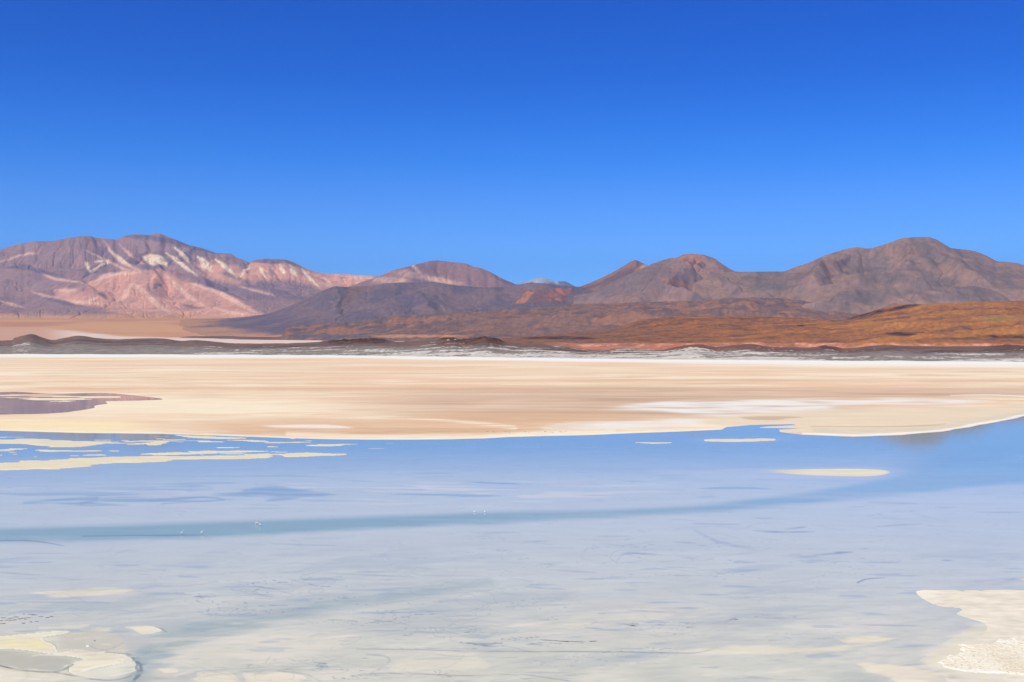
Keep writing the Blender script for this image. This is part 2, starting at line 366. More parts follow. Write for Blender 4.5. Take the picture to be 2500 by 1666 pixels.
# great right-hand mountains
mt = [(1440, 716), (1480, 697), (1512, 682), (1545, 666), (1593, 644), (1617, 636), (1634, 631), (1652, 629), (1670, 621), (1688, 620), (1718, 622), (1744, 631), (1759, 642),
      (1777, 654), (1795, 663), (1830, 668), (1900, 690), (1990, 712)]
cr_ = [([(x, y, 17200) for x, y in mt], 4300, 1.0),
       ([(1690, 620, 17200), (1680, 650, 16200), (1640, 668, 15500), (1600, 688, 14900)], 1500, 1.0),
       ([(1690, 620, 17200), (1740, 668, 15800), (1800, 690, 15000), (1840, 708, 14600)], 1500, 1.0),
       ([(1560, 700, 14600), (1620, 692, 14800), (1660, 705, 14500)], 1200, 1.0),
       ([(1450, 722, 14400), (1500, 712, 14500), (1560, 724, 14200)], 1100, 1.0)]
L = layer(1400, 2060, 2.2, 12900, 20000, 260, cr_, [(1500, 42, 6), (380, 12, 5)], seed=37, er=dict(iters=7, K=0.75, diff=0.1), match=mt)
prep(L, 900, 43)
def brown(L, a=(142, 112, 104), b=(126, 104, 102)):
    c = mix(fill(L, a), C3(*b), sstep(-0.35, 0.35, L['n1'] + 0.4 * L['n2']))
    return c * (1 + 0.05 * np.clip(L['ad'], -1.5, 1.5)[..., None])
c = brown(L)
c = mix(c, C3(168, 116, 96), np.maximum(spot(L, 1690, 632, 26, 14), spot(L, 1650, 690, 60, 6, 15)) * 0.7)
o = grid_object('mountain', L['X'], L['Y'], L['Z'], fine(L, c), M_rock); tag(o, 'brown mountain with a short flat summit, right of the small pointed peak', 'mountain', 'structure')

mt = [(1720, 668), (1800, 664), (1916, 663), (1943, 652), (1978, 641), (2008, 626), (2032, 618), (2062, 609), (2092, 603), (2115, 607), (2130, 606), (2172, 593), (2202, 582), (2240, 579),
      (2270, 579), (2288, 586), (2321, 606), (2350, 609), (2380, 613), (2410, 625), (2431, 637), (2469, 641), (2487, 643), (2500, 648), (2600, 655), (2760, 690), (2900, 720)]
cr_ = [([(x, y, 16000) for x, y in mt], 5200, 1.3),
       ([(2255, 579, 16000), (2280, 620, 15000), (2330, 655, 14200), (2400, 690, 13600)], 1900, 1.0),
       ([(2255, 579, 16000), (2200, 640, 14600), (2120, 668, 14000), (2060, 690, 13600)], 1900, 1.0),
       ([(2100, 605, 16000), (2030, 650, 14900), (1990, 680, 14200)], 1500, 1.0),
       ([(2080, 712, 12900), (2140, 705, 12900), (2190, 722, 12700)], 900, 1.0),
       ([(2240, 716, 12900), (2300, 712, 12900), (2380, 722, 12800)], 800, 1.0),
       ([(2150, 664, 13900), (2190, 676, 13700), (2230, 690, 13500)], 900, 1.0),
       ([(2330, 702, 13200), (2400, 700, 13200), (2450, 712, 13100)], 800, 1.0),
       ([(1960, 742, 12400), (2060, 738, 12400), (2200, 742, 12400)], 800, 1.0)]
L = layer(1690, 2940, 2.4, 11300, 18500, 280, cr_, [(1700, 46, 6), (380, 12, 5)], seed=47, er=dict(iters=7, K=0.7, diff=0.12), match=mt)
prep(L, 900, 53)
c = brown(L, (146, 116, 104), (124, 104, 100))
dl = np.maximum.reduce([tline(L, q, f=3) for q in [[(1980, 690, 1), (2060, 668, 4), (2120, 658, 4), (2170, 654, 2)], [(2180, 662, 2), (2215, 656, 4), (2260, 664, 3), (2320, 682, 2)], [(2190, 648, 2), (2230, 648, 3)], [(2080, 740, 2), (2110, 716, 5), (2160, 740, 3)], [(2200, 718, 2), (2240, 716, 4), (2290, 726, 2)], [(2320, 702, 2), (2370, 706, 5), (2410, 716, 2)], [(1895, 720, 1), (1930, 700, 3), (1965, 694, 1)], [(2240, 590, 2), (2290, 615, 4), (2360, 645, 3)], [(2440, 676, 2), (2500, 678, 4)], [(2120, 640, 2), (2150, 615, 4), (2160, 600, 2)]]])
c = mix(c, C3(104, 88, 92), dl * 0.55)
gs = np.maximum.reduce([spot(L, 2170, 680, 60, 14), spot(L, 2110, 725, 60, 16), spot(L, 2340, 725, 80, 10), spot(L, 2250, 600, 60, 18, 60), spot(L, 1880, 700, 50, 12), spot(L, 2300, 690, 40, 12)])
c = mix(c, C3(104, 94, 94), gs * 0.6)
o = grid_object('mountain', L['X'], L['Y'], L['Z'], fine(L, c), M_rock); tag(o, 'highest broad brown mountain at the right edge', 'mountain', 'structure')

# dark hill in the middle
mt = [(440, 786), (520, 780), (600, 774), (651, 767), (702, 750), (753, 726), (790, 709), (818, 699), (845, 701), (899, 699), (933, 693), (974, 690), (1025, 691), (1059, 689), (1110, 697),
      (1178, 702), (1229, 702), (1256, 697), (1287, 691), (1314, 691), (1365, 697), (1417, 701), (1500, 722), (1600, 742)]
cr_ = [([(x, y, 19000, float(np.interp(x, [440, 600, 700, 820], [0.1, 0.16, 0.5, 1]))) for x, y in mt], 3900, 0.9),
       ([(818, 699, 19000), (830, 735, 17800), (810, 760, 17000)], 1300, 1.0),
       ([(1010, 691, 19000), (1060, 730, 17600), (1080, 755, 16800)], 1500, 1.0)]
L = layer(400, 1640, 2.2, 14800, 21500, 230, cr_, [(1600, 60, 6), (420, 22, 4)], seed=57, fade=120, er=dict(iters=7, K=0.7, diff=0.1), match=mt)
prep(L, 900, 63)
c = mix(fill(L, (126, 102, 102)), C3(106, 90, 98), sstep(-0.4, 0.4, L['n1'] + 0.3 * L['n2']))
c = mix(c, C3(186, 136, 100), sstep(26, 2, L['Z'] - L['base'] + 12 * L['n1']))
c = mix(c, C3(120, 92, 80), spot(L, 860, 715, 45, 16, -45) * 0.7)
c = mix(c, C3(122, 104, 102), np.maximum(spot(L, 960, 735, 26, 7, 20), spot(L, 1040, 722, 50, 5, 50)) * np.clip(0.5 + 0.5 * L['ad'], 0, 1))
def scar(x0, x1, y0, y1, sl_):
    q = L['U'] + (L['PY'] - y1) * sl_ + 4 * L['n2']
    return sstep(x0 - 2, x0 + 2, q) * sstep(x1 + 3, x1 - 3, q) * sstep(y0 - 1, y0 + 2, L['PY'] + 2 * L['n2']) * sstep(y1 + 1, y1 - 2, L['PY'] + 3 * L['n2'])
c = mix(c, C3(124, 86, 78), scar(1256, 1372, 708, 740, 0.9) * 0.8)
c = mix(c, C3(172, 116, 84), np.clip(scar(1257, 1278, 712, 741, 1.0) * (0.9 + 0.3 * L['ad']), 0, 1))
c = mix(c, C3(180, 112, 86), np.clip(scar(1325, 1372, 704, 735, 0.8) * (0.5 + 0.5 * L['ad']), 0, 1))
o = grid_object('mountain', L['X'], L['Y'], L['Z'], fine(L, c), M_rock); tag(o, 'dark slate hill in the middle with an orange scar on its right end', 'mountain', 'structure')

# hummocky lava foothills
mt = [(380, 826), (440, 820), (500, 812), (545, 804), (590, 808), (650, 804), (735, 794), (800, 792), (880, 785), (950, 775), (1060, 768), (1180, 762), (1300, 752), (1400, 744),
      (1500, 742), (1600, 738), (1700, 736), (1760, 730), (1850, 728), (1930, 732), (2000, 742), (2150, 758), (2300, 770)]
cr_ = [([(x, y, 12600, float(np.interp(x, [950, 1300], [0.4, 1]))) for x, y in mt if x > 940], 2600, 0.6), ([(x, y, 15600 - 2600 * (x - 380) / 570, float(np.interp(x, [380, 600, 900], [0.2, 0.45, 1]))) for x, y in mt if x < 960], 1500, 0.6),
       ([(700, 812, 13200), (850, 800, 12600), (1000, 792, 12000)], 900, 0.6),
       ([(1050, 790, 11400), (1250, 778, 11200), (1420, 768, 11000)], 900, 0.6),
       ([(1500, 768, 10800), (1700, 758, 10700), (1950, 762, 10600)], 900, 0.6),
       ([(1150, 806, 10400), (1350, 800, 10200), (1500, 792, 10000)], 800, 0.6)]
L = layer(300, 2340, 2.4, 9300, 17500, 280, cr_, [(900, 26, 6), (260, 20, 5)], seed=67, fade=100, er=dict(iters=4, K=0.35, diff=0.08), match=mt)
L['Z'] = L['Z'] + np.abs(fbm(L['X'] / 170, L['Y'] / 170, 4, 71)) * 16 * sstep(-2, 15, L['Z'] - L['base'])
prep(L, 600, 73); U, PY = L['U'], L['PY']
c = mix(fill(L, (130, 98, 86)), C3(106, 86, 84), sstep(-0.35, 0.3, L['n1'] + 0.35 * L['n2'] + 0.25 * sstep(1300, 800, U)))
c = mix(c, C3(158, 110, 84), np.clip(sstep(0.25, 0.6, L['n1'] * 0.8 - 0.4 * L['n2'] + 0.25), 0, 1) * 0.75)
c = mix(c, C3(84, 92, 104), np.maximum(spot(L, 830, 822, 120, 6), spot(L, 1250, 750, 120, 10) * 0.4) * 0.7)
c = mix(c, C3(190, 136, 100), spot(L, 1020, 822, 130, 4) * 0.8)
o = grid_object('hills', L['X'], L['Y'], L['Z'], fine(L, c, 0.05, 0.22), M_rock); tag(o, 'hummocky purple brown lava foothills below the mountains', 'hills', 'structure')

# orange-brown hills, right
mt = [(1160, 836), (1230, 826), (1330, 820), (1430, 810), (1480, 806), (1527, 795), (1557, 783), (1646, 773), (1765, 773), (1884, 774), (1980, 779), (2040, 781), (2068, 779), (2127, 762),
      (2172, 748), (2196, 744), (2276, 744), (2365, 738), (2500, 735), (2700, 728), (3000, 735)]
cr_ = [([(x, y, 8600) for x, y in mt], 2100, 0.5),
       ([(1700, 812, 7500), (1900, 802, 7400), (2120, 790, 7300), (2400, 782, 7200), (2700, 776, 7200)], 800, 0.6),
       ([(1350, 830, 7400), (1500, 822, 7300), (1640, 826, 7200)], 600, 0.6),
       ([(2120, 818, 6700), (2300, 812, 6700), (2500, 800, 6700), (2800, 790, 6700)], 500, 0.6)]
L = layer(1130, 3020, 2.4, 6100, 10400, 240, cr_, [(700, 22, 6), (200, 9, 5)], seed=77, er=dict(iters=5, K=0.3, diff=0.1), match=mt)
L['Z'] = L['Z'] + np.abs(fbm(L['X'] / 110, L['Y'] / 110, 4, 81)) * 6 * sstep(-2, 15, L['Z'] - L['base'])
prep(L, 500, 83); U, PY = L['U'], L['PY']
st = fbm(L['X'] / 1100 + L['Y'] / 2600, L['Y'] / 170 - L['X'] / 900, 5, 91)
n3 = fbm(L['X'] / 70, L['Y'] / 70, 3, 97)
c = mix(fill(L, (152, 98, 60)), C3(114, 78, 60), sstep(-0.25, 0.45, st * 0.6 + 0.45 * L['n2'] + 0.3 * n3))
c = mix(c, C3(174, 116, 60), sstep(0.0, 0.6, -st * 1.0 + 0.35 * L['n2'] + 0.2 * n3 + 0.4 * sstep(1700, 2200, U) - 0.2) * 0.8)
c = mix(c, C3(120, 88, 74), sstep(1700, 1400, U) * 0.5)
c = mix(c, C3(158, 124, 66), spot(L, 2440, 778, 60, 8) * 0.6)
rocks = np.maximum.reduce([spot(L, 2120, 768, 50, 6, -12), spot(L, 2210, 750, 60, 6, -12), spot(L, 2200, 816, 40, 5), spot(L, 1955, 796, 12, 2.5), spot(L, 2480, 822, 90, 5), spot(L, 1360, 826, 90, 4)])
c = mix(c, C3(62, 44, 42), rocks * (0.5 + 0.5 * np.clip(L['n2'] * 2 + 0.5, 0, 1)))
# pinkish strip at the foot
pk = sstep(836, 841, PY + 3 * L['n1'] - 3 * sstep(2000, 2400, U)) * sstep(1310, 1400, U)
c = mix(c, C3(206, 132, 104), pk * 0.8 * np.clip(0.8 + 0.8 * L['n2'], 0, 1))
c = mix(c, C3(226, 160, 130), pk * sstep(0.1, 0.5, L['n2']) * 0.7)
L['Z'] = L['Z'] + pk * np.abs(fbm(L['X'] / 60, L['Y'] / 60, 4, 95)) * 7 * sstep(1950, 2150, U)
o = grid_object('hills', L['X'], L['Y'], L['Z'], fine(L, c, 0.04, 0.28), M_near); tag(o, 'orange brown grassy hills at the right above the far shore', 'hills', 'structure')

# low grey banks behind the salt flat
mtH = [(-600, 822), (-300, 830), (0, 832), (34, 826), (68, 817), (88, 819), (126, 831), (153, 826), (194, 820), (238, 826), (289, 829), (340, 827), (401, 827), (442, 833), (476, 831), (527, 835), (578, 839),
       (680, 839), (746, 837), (800, 834), (838, 832), (889, 828), (940, 831), (974, 835), (1025, 833), (1103, 827), (1127, 831), (1185, 826), (1236, 836), (1280, 840), (1304, 841), (1378, 847),
       (1453, 855), (1512, 851), (1572, 852), (1616, 854), (1652, 847), (1700, 841), (1750, 846), (1828, 840), (1869, 846), (1904, 848), (1978, 849), (2017, 846), (2068, 851), (2157, 843), (2246, 846), (2500, 845), (2800, 842), (3200, 842)]
FOOT = np.array([(-900, 864), (0, 865.5), (400, 866), (800, 868), (1200, 873), (1600, 878), (2000, 881), (2500, 884), (3400, 888)], float)
def foot_y(u): return H0 * F / (np.interp(u, FOOT[:, 0], FOOT[:, 1]) - HZ)
_g = np.cumsum(np.geomspace(2.5, 120, 80))
us = np.concatenate([(-800 - _g)[::-1], np.arange(-800, 3300, 2.0), 3300 + _g]); tt = np.linspace(0, 1, 150)
U, T = np.meshgrid(us, tt)
Yf = foot_y(U); Yc = Yf * 1.22
Y = Yf * 0.985 + T * (Yc * 1.12 - Yf * 0.985)
X = (U - CX) / F * Y
mh = np.array(cr(mtH, 4)); pyc = np.interp(U, mh[:, 0], mh[:, 1])
zc = H0 + (HZ - pyc) / F * Yc
s = (Y - Yf) / (Yc - Yf)
prof = np.where(s < 1, 0.5 * sstep(-0.05, 0.45, s) * 1.0 + 0.5 * sstep(0.35, 1.0, s), 1 - 0.6 * sstep(1.0, 1.5, s))
n1 = fbm(X / 260, Y / 260, 5, 101); n2 = fbm(X / 60, Y / 60, 4, 105); n3 = fbm(X / 16, Y / 16, 3, 108)
Z = zc * prof + n1 * 5 * sstep(0, 0.5, s) * sstep(1.02, 0.75, s) + n2 * 1.6 * sstep(-0.02, 0.2, s)
def rg(a, b, c_, d): return sstep(a, b, U) * (1 - sstep(c_, d, U))
crag = np.maximum.reduce([rg(770, 820, 930, 960), rg(1060, 1090, 1215, 1245) , rg(2380, 2450, 3400, 3500) * 0.5, rg(1995, 2010, 2040, 2060) * 0.6, rg(60, 70, 90, 100) * 0.3])
cz = crag * sstep(0.6, 0.8, s) * sstep(1.12, 1.0, s)
Z = Z + cz * np.abs(n2) * 9 + cz * n3 * 4
Z = np.where(s < 0, -2.0 + (s + 0.08) * 20, Z)
PYh = HZ - (Z - H0) / Y * F
c = np.tile(C3(134, 120, 112), (*U.shape, 1))
c = mix(c, C3(140, 130, 122), sstep(0.4, 0.15, s + 0.1 * n1))
c = mix(c, C3(118, 90, 78), sstep(0.4, 0.65, s + 0.2 * n1) * (0.8 + 0.2 * sstep(600, 1300, U)))
c = mix(c, C3(98, 62, 46), crag * sstep(0.5, 0.75, s + 0.15 * n2) * 0.9)
c = mix(c, C3(50, 38, 34), cz * sstep(0.0, 0.4, n2 + n3 * 0.6) * 0.9)
dk = sstep(0.12, 0.3, fbm(X / 500, Y / 60, 4, 111)) * sstep(0.35, 0.5, s) * sstep(0.85, 0.7, s)
c = mix(c, C3(70, 58, 54), dk * 0.6)
c = mix(c, C3(128, 78, 54), rg(1620, 1680, 1780, 1900) * sstep(0.55, 0.8, s) * 0.7)
# blown salt streaks on the lower slopes
sw = fbm((X + Y * 1.6) / 260 + n1 * 0.7, (Y - X * 0.15) / 110 + n2 * 0.15, 3, 121)
amt = np.interp(U, [-800, 20, 60, 100, 380, 520, 700, 900, 1150, 1500, 1800, 2000, 2100, 2500, 3300], [-.6, -0.3, 0.2, -0.6, -0.35, 0.12, 0.22, 0.22, 0.6, 0.95, 0.9, 0.45, 0.2, 0.2, 0.15])
sa = sstep(0.0, 0.4, sw * 1.1 + (0.5 * n3 + 0.3 * n2) * sstep(-0.2, 0.1, amt) + amt - 0.08 - 1.5 * np.clip(s - 0.02, 0, 1)) 
c = mix(c, C3(214, 206, 196), sa * 0.8)
c = mix(c, C3(236, 228, 214), sstep(0.012, -0.01, s + 0.02 * n1))
c = c * np.clip(1 + 0.16 * n3 + 0.14 * n2, 0.5, 1.4)[..., None]
o = grid_object('hills', X, Y, Z, c, M_near); tag(o, 'low grey brown bank with windblown white salt behind the salt flat', 'hills', 'structure')
exec_flats = True

# ------------------------------------------------------------------ salt flat and lagoon
vfar = HZ + H0 * F / np.interp(np.concatenate([np.linspace(60000, 40000, 12), np.linspace(39000, 14000, 150)]), [14000, 60000], [18000, 168000])
vrows = np.concatenate([vfar, np.arange(832.9, 900, 0.8), np.arange(900, 1045, 1.1), np.arange(1045, 1150, 0.75), np.arange(1150, 1700, 1.7), np.arange(1700, 2600, 12)])
_g = np.cumsum(np.geomspace(2.5, 220, 110))
us = np.concatenate([(-520 - _g)[::-1], np.arange(-520, 3020, 2.3), 3020 + _g])
U, V = np.meshgrid(us, vrows)
Yp = H0 * F / (V - HZ)
# behind the banks the floor rises: push the far rows so that they still meet the same sight lines
Y = Yp.copy(); Zb = np.zeros_like(Y)
far = Yp > 5200
Y = np.where(far, np.interp(Yp, [5200, 18000, 168000], [5200, 14000, 60000]), Y)
Zb = zground(Y)
X = (U - CX) / F * Y
foot = np.gradient(Y, axis=0); foot = np.abs(foot)
def N(lx, ly, oc=4, seed=0, gain=0.5, rot=0.0):
    return fbm((X * math.cos(rot) + Y * math.sin(rot)) / lx, (Y * math.cos(rot) - X * math.sin(rot)) / ly, oc, seed, gain, foot=foot / ly * lx, lam=lx)
n400 = N(700, 400, 4, 201); n120 = N(260, 120, 4, 205); n30 = N(60, 30, 4, 209); n8 = N(16, 8, 4, 213); n2 = N(4, 2, 3, 217)
# wobble of outlines, in steps of the traced outline
S = np.clip((V - HZ) / 700, 0.03, 1)
WU = (n120 * 14 * (1 - S) + n30 * 10 + n8 * 8 * S) 
WV = (n120 * 1.6 + n30 * (1.5 + 6 * S) + n8 * 5 * S) * 0.55 + n2 * 1.2 * S
def poly(pts, feather=2.0, warp=1.0, ax=5.0, smooth=True):
    """0..1 mask of a traced outline on the ground"""
    p = np.array(cr(list(pts) + [pts[0]], 4)[:-1] if smooth else pts, float)
    pad = feather * 3 + 30 * warp
    r = (V[:, 0] > p[:, 1].min() - pad) & (V[:, 0] < p[:, 1].max() + pad); q = (U[0] > p[:, 0].min() - pad * ax) & (U[0] < p[:, 0].max() + pad * ax)
    m = np.zeros_like(U); ri = np.where(r)[0]; qi = np.where(q)[0]
    if len(ri) == 0 or len(qi) == 0: return m
    sl_ = (slice(ri[0], ri[-1] + 1), slice(qi[0], qi[-1] + 1))
    x = (U[sl_] + WU[sl_] * warp) / ax; y = V[sl_] + WV[sl_] * warp
    inside = np.zeros(x.shape, bool); d2 = np.full(x.shape, 1e9)
    a = p.copy(); a[:, 0] /= ax; b = np.roll(a, -1, 0)
    for (x0, y0), (x1, y1) in zip(a, b):
        if y0 != y1:
            cnd = ((y0 > y) != (y1 > y)) & (x < (x1 - x0) * (y - y0) / (y1 - y0) + x0); inside ^= cnd
        dx, dy = x1 - x0, y1 - y0; l2 = dx * dx + dy * dy
        if l2 < 1e-9: continue
        t = np.clip(((x - x0) * dx + (y - y0) * dy) / l2, 0, 1)
        d2 = np.minimum(d2, (x - x0 - t * dx) ** 2 + (y - y0 - t * dy) ** 2)
    d = np.sqrt(d2) * np.where(inside, 1, -1)
    m[sl_] = sstep(-feather, feather, d); return m
def line(pts, wd=None, feather=1.0, warp=0.6, ax=1.0):
    """soft band along a traced line; points (px, py, half width)"""
    p = cr([(q[0], q[1], q[2] if len(q) > 2 else wd) for q in pts], 5)
    pad = p[:, 2].max() + feather + 20
    r = (V[:, 0] > p[:, 1].min() - pad) & (V[:, 0] < p[:, 1].max() + pad); q = (U[0] > p[:, 0].min() - pad * 4) & (U[0] < p[:, 0].max() + pad * 4)
    m = np.zeros_like(U); ri = np.where(r)[0]; qi = np.where(q)[0]
    if len(ri) == 0 or len(qi) == 0: return m
    sl_ = (slice(ri[0], ri[-1] + 1), slice(qi[0], qi[-1] + 1))
    x = U[sl_] + WU[sl_] * warp; y = V[sl_] + WV[sl_] * warp; best = np.full(x.shape, 1e9)
    for (x0, y0, w0), (x1, y1, w1) in zip(p[:-1], p[1:]):
        dx, dy = x1 - x0, y1 - y0; l2 = dx * dx + dy * dy + 1e-9
        t = np.clip(((x - x0) * dx + (y - y0) * dy) / l2, 0, 1)
        d = np.sqrt((x - x0 - t * dx) ** 2 + (y - y0 - t * dy) ** 2) - (w0 + (w1 - w0) * t)
        best = np.minimum(best, d)
    m[sl_] = 1 - sstep(-feather, feather, best); return m
def ell(x, y, rx, ry, f=0.5, warp=1.0):
    d = np.hypot((U + WU * warp - x) / rx, (V + WV * warp - y) / ry); return 1 - sstep(1 - f, 1 + f, d)

NST = N(64, 16, 4, 303, 0.65)
# --- where the land is
shore = [(-520, 1046), (0, 1052), (120, 1056), (250, 1058), (400, 1060), (560, 1065), (700, 1070), (830, 1073), (950, 1074), (1100, 1073), (1180, 1071), (1250, 1067), (1400, 1064), (1550, 1058),
         (1680, 1053), (1760, 1049), (1776, 1043), (1830, 1038), (1935, 1036), (1945, 1038), (1870, 1042), (1850, 1045), (1960, 1046), (1900, 1049), (1905, 1055), (1960, 1062), (2080, 1066), (2200, 1062), (2300, 1054),
         (2370, 1042), (2440, 1030), (2500, 1016), (2600, 1000), (2800, 975), (3020, 955)]
land = poly([(-9000, 1046)] + shore + [(11000, 930), (11000, 700), (-9000, 700)], 1.0, 0.35, ax=8, smooth=False)
pond = np.maximum(poly([(-500, 985), (-200, 962), (0, 958), (60, 958), (130, 962), (250, 960), (330, 966), (400, 975), (330, 978), (258, 980), (262, 985), (232, 992), (225, 998), (170, 1005), (110, 1010), (0, 1013), (-200, 1020), (-500, 1020)], 0.8, 0.4, ax=6), 0)
NSP = N(90, 26, 4, 309, 0.6)
pondland = poly([(20, 962), (110, 963), (240, 966), (300, 969), (255, 976), (200, 978), (140, 983), (80, 977), (20, 972), (-60, 968)], 1.0, 1.2, ax=6) * sstep(-0.12, 0.0, NSP + 0.05)
land = land * (1 - pond * (1 - pondland))
bars = np.maximum.reduce([
    poly([(-300, 1068), (0, 1074), (60, 1072), (180, 1077), (250, 1082), (200, 1090), (100, 1089), (0, 1083), (-300, 1080)], 3.0, 0.7, ax=6),
    poly([(-400, 1140), (0, 1130), (200, 1120), (400, 1115), (560, 1112), (655, 1107), (663, 1112), (640, 1118), (500, 1123), (300, 1131), (150, 1143), (0, 1148), (-400, 1165)], 3.0, 0.7, ax=6),
    poly([(1720, 1074), (1790, 1071), (1895, 1071), (1850, 1077), (1740, 1078)], 2.5, 0.4),
    poly([(1545, 1081), (1600, 1080), (1640, 1081), (1600, 1083)], 0.8, 0.4),
    poly([(470, 1104), (560, 1101), (660, 1100), (640, 1105), (560, 1107), (500, 1108)], 1.2, 1.3) * 0.9,
    poly([(685, 1111), (740, 1106), (790, 1108), (850, 1110), (780, 1113), (700, 1115)], 1.0, 1.0),
    poly([(330, 1108), (420, 1106), (520, 1108), (420, 1112)], 1.0, 1.0) * 0.9,
    poly([(430, 1063), (520, 1066), (600, 1070), (560, 1072), (470, 1069)], 0.8, 0.6),
    poly([(360, 1083), (420, 1080), (410, 1084), (370, 1087)], 0.8, 0.8),
    poly([(740, 1088), (800, 1086), (850, 1088), (780, 1090)], 0.7, 0.4)])
def rag(m_, amt=1.0): return sstep(0.4, 0.6, m_ + amt * NST * (3.2 * m_ * (1 - m_) + 0.25))
bars = rag(bars)
scat = sstep(0.40, 0.46, N(34, 9, 4, 307, 0.65) * 1.0 + 0.35 * N(120, 30, 2, 305) - 0.22 * sstep(500, 1400, U) - 0.6 * sstep(1112, 1126, V) + 0.12 * sstep(1100, 1108, V) * (V < 1116) - 0.5 * sstep(900, 1000, U) * sstep(1095, 1110, V)) * sstep(1062, 1070, V) * (V < 1130) * sstep(1300, 700, U)
bars = np.maximum(bars, scat)
tip = poly([(1800, 1150), (1900, 1147), (2050, 1145), (2130, 1146), (2168, 1151), (2160, 1158), (2120, 1163), (2020, 1162), (1920, 1157)], 1.5, 0.3) * sstep(1830, 1990, U)
rlow = poly([(2238, 1449), (2250, 1443), (2330, 1441), (2500, 1440), (9000, 1430), (9000, 3200), (2700, 3200), (2460, 1700), (2400, 1640), (2380, 1580), (2410, 1530), (2370, 1512), (2335, 1500), (2348, 1488), (2290, 1480), (2258, 1465)], 2.5, 0.4, ax=2)
landm = np.clip(np.maximum.reduce([land, bars, rlow * 0.999]), 0, 1)

# --- colours of the salt flat
c = np.tile(C3(240, 216, 186), (*U.shape, 1))
cream = C3(250, 238, 212); white = C3(250, 246, 240); tan = C3(214, 176, 142); mauve = C3(212, 182, 158); brn = C3(190, 158, 132); grey = C3(238, 234, 228)
stk = N(1100, 420, 5, 231, 0.65); stk2 = N(560, 170, 5, 235, 0.65)
c = mix(c, cream, sstep(-0.1, 0.5, stk) * 0.7)
c = mix(c, C3(236, 198, 166), sstep(-0.1, 0.4, -stk2 + 0.1 * n120) * 0.75)
stk3 = N(200, 80, 5, 237, 0.7); c = mix(c, C3(222, 184, 150), sstep(0.1, 0.5, stk3 + 0.3 * stk2) * 0.6 * sstep(880, 910, V)); c = mix(c, C3(252, 240, 218), sstep(0.15, 0.5, -stk3) * 0.6)
wl = np.interp(U, FOOT[:, 0], FOOT[:, 1])
c = mix(c, white, sstep(9 + 12 * sstep(1200, 2400, U) , 4, V - wl + 2 * n400))
band = ell(1150, 950, 700, 6, 0.7, 0.6) * 0.7 + ell(1950, 930, 900, 3, 0.6, 0.6) * 0.5
c = mix(c, tan, np.clip(band * (0.8 + 0.8 * stk2), 0, 1))
mv = np.maximum(ell(1500, 985, 620, 34, 0.45), ell(2150, 960, 520, 12, 0.6))
c = mix(c, mauve, np.clip(mv * (0.85 + 0.5 * stk2), 0, 0.95))
c = mix(c, brn, np.clip(mv * sstep(0.0, 0.5, N(300, 40, 4, 241)), 0, 1) * 0.6)
c = mix(c, tan, np.clip(ell(900, 1045, 480, 22, 0.6) * (0.7 + 0.8 * stk2), 0, 1) * 0.9)
c = mix(c, tan, np.clip(ell(1250, 1020, 300, 14, 0.6), 0, 1) * 0.8)
c = mix(c, cream, ell(300, 990, 560, 22, 0.5) * 0.75)
c = mix(c, C3(250, 232, 190), sstep(1020, 1035, V) * sstep(420, 250, U) * 0.8)
c = mix(c, cream, line([(520, 1020, 1), (700, 1016, 2), (950, 1021, 2.5), (1120, 1030, 3), (1200, 1038, 5), (1260, 1046, 5)], feather=3.5, warp=1.6) * np.clip(0.5 + 1.6 * NST, 0, 0.8))
c = mix(c, white, poly([(640, 1040), (720, 1037), (800, 1038), (860, 1046), (760, 1046), (680, 1045)], 2, 0.8) * 0.7)
c = mix(c, cream, line([(700, 1060, 4), (900, 1066, 4), (1150, 1066, 4), (1300, 1060, 5), (1500, 1052, 4)], feather=5) * 0.8)
c = mix(c, grey, poly([(1470, 1000), (1600, 984), (1750, 980), (1950, 976), (2200, 974), (2380, 978), (2420, 983), (2250, 989), (2050, 991), (2020, 1006), (1880, 1016), (1760, 1018), (1680, 1012), (1600, 1004)], 4, 1.6) * np.clip(0.95 + 0.9 * (n120 * 0.5 + n30), 0, 1))
c = mix(c, grey, poly([(1320, 1042), (1380, 1034), (1560, 1028), (1760, 1024), (1700, 1036), (1620, 1045), (1450, 1050), (1340, 1050)], 3, 1.2) * np.clip(0.85 + 0.6 * n30, 0, 1))
c = mix(c, C3(232, 216, 190), poly([(1700, 1030), (1850, 1010), (2060, 996), (2400, 992), (2560, 985), (2560, 1010), (2350, 1040), (2200, 1058), (2050, 1062), (1900, 1050), (1760, 1040)], 5, 0.8) * 0.85)
c = mix(c, brn, poly([(1810, 1020), (1900, 1017), (1960, 1020), (1900, 1026), (1830, 1025)], 2, 1.0) * 0.6)
c = mix(c, white, line([(2320, 966, .6), (2420, 965, 1.2), (2520, 969, 1.6)], feather=1.2, warp=0.1) * 0.9)
c = mix(c, brn, line([(1980, 1042, .8), (2150, 1043, 1.0), (2260, 1040, 1.2), (2310, 1036, .8)], feather=1.2, warp=0.1) * 0.7)
c = mix(c, C3(214, 208, 188), line([(1990, 1052, 5), (2150, 1053, 5), (2300, 1044, 5), (2420, 1022, 5), (2540, 1000, 5)], feather=5) * 0.6)
edge = np.clip(line([(p[0], p[1] - 2.2, 0.8) for p in shore[:16]], feather=1.6, warp=0.35) * sstep(-200, 200, U) * 0.8 + line([(p[0], p[1] - 3, 2.0) for p in shore[25:]], feather=1.6, warp=0.35), 0, 1)
c = mix(c, white, edge * 0.9)
c = mix(c, C3(228, 218, 192), bars)                       # damp salt bars
c = mix(c, C3(226, 220, 200), tip)
rl = C3(230, 223, 208)
c = np.where((V > 1300)[..., None], np.tile(rl, (*U.shape, 1)), c)
c = c * (1 + 0.12 * n30 * sstep(1100, 900, V) + 0.08 * n8 + 0.12 * n2)[..., None]
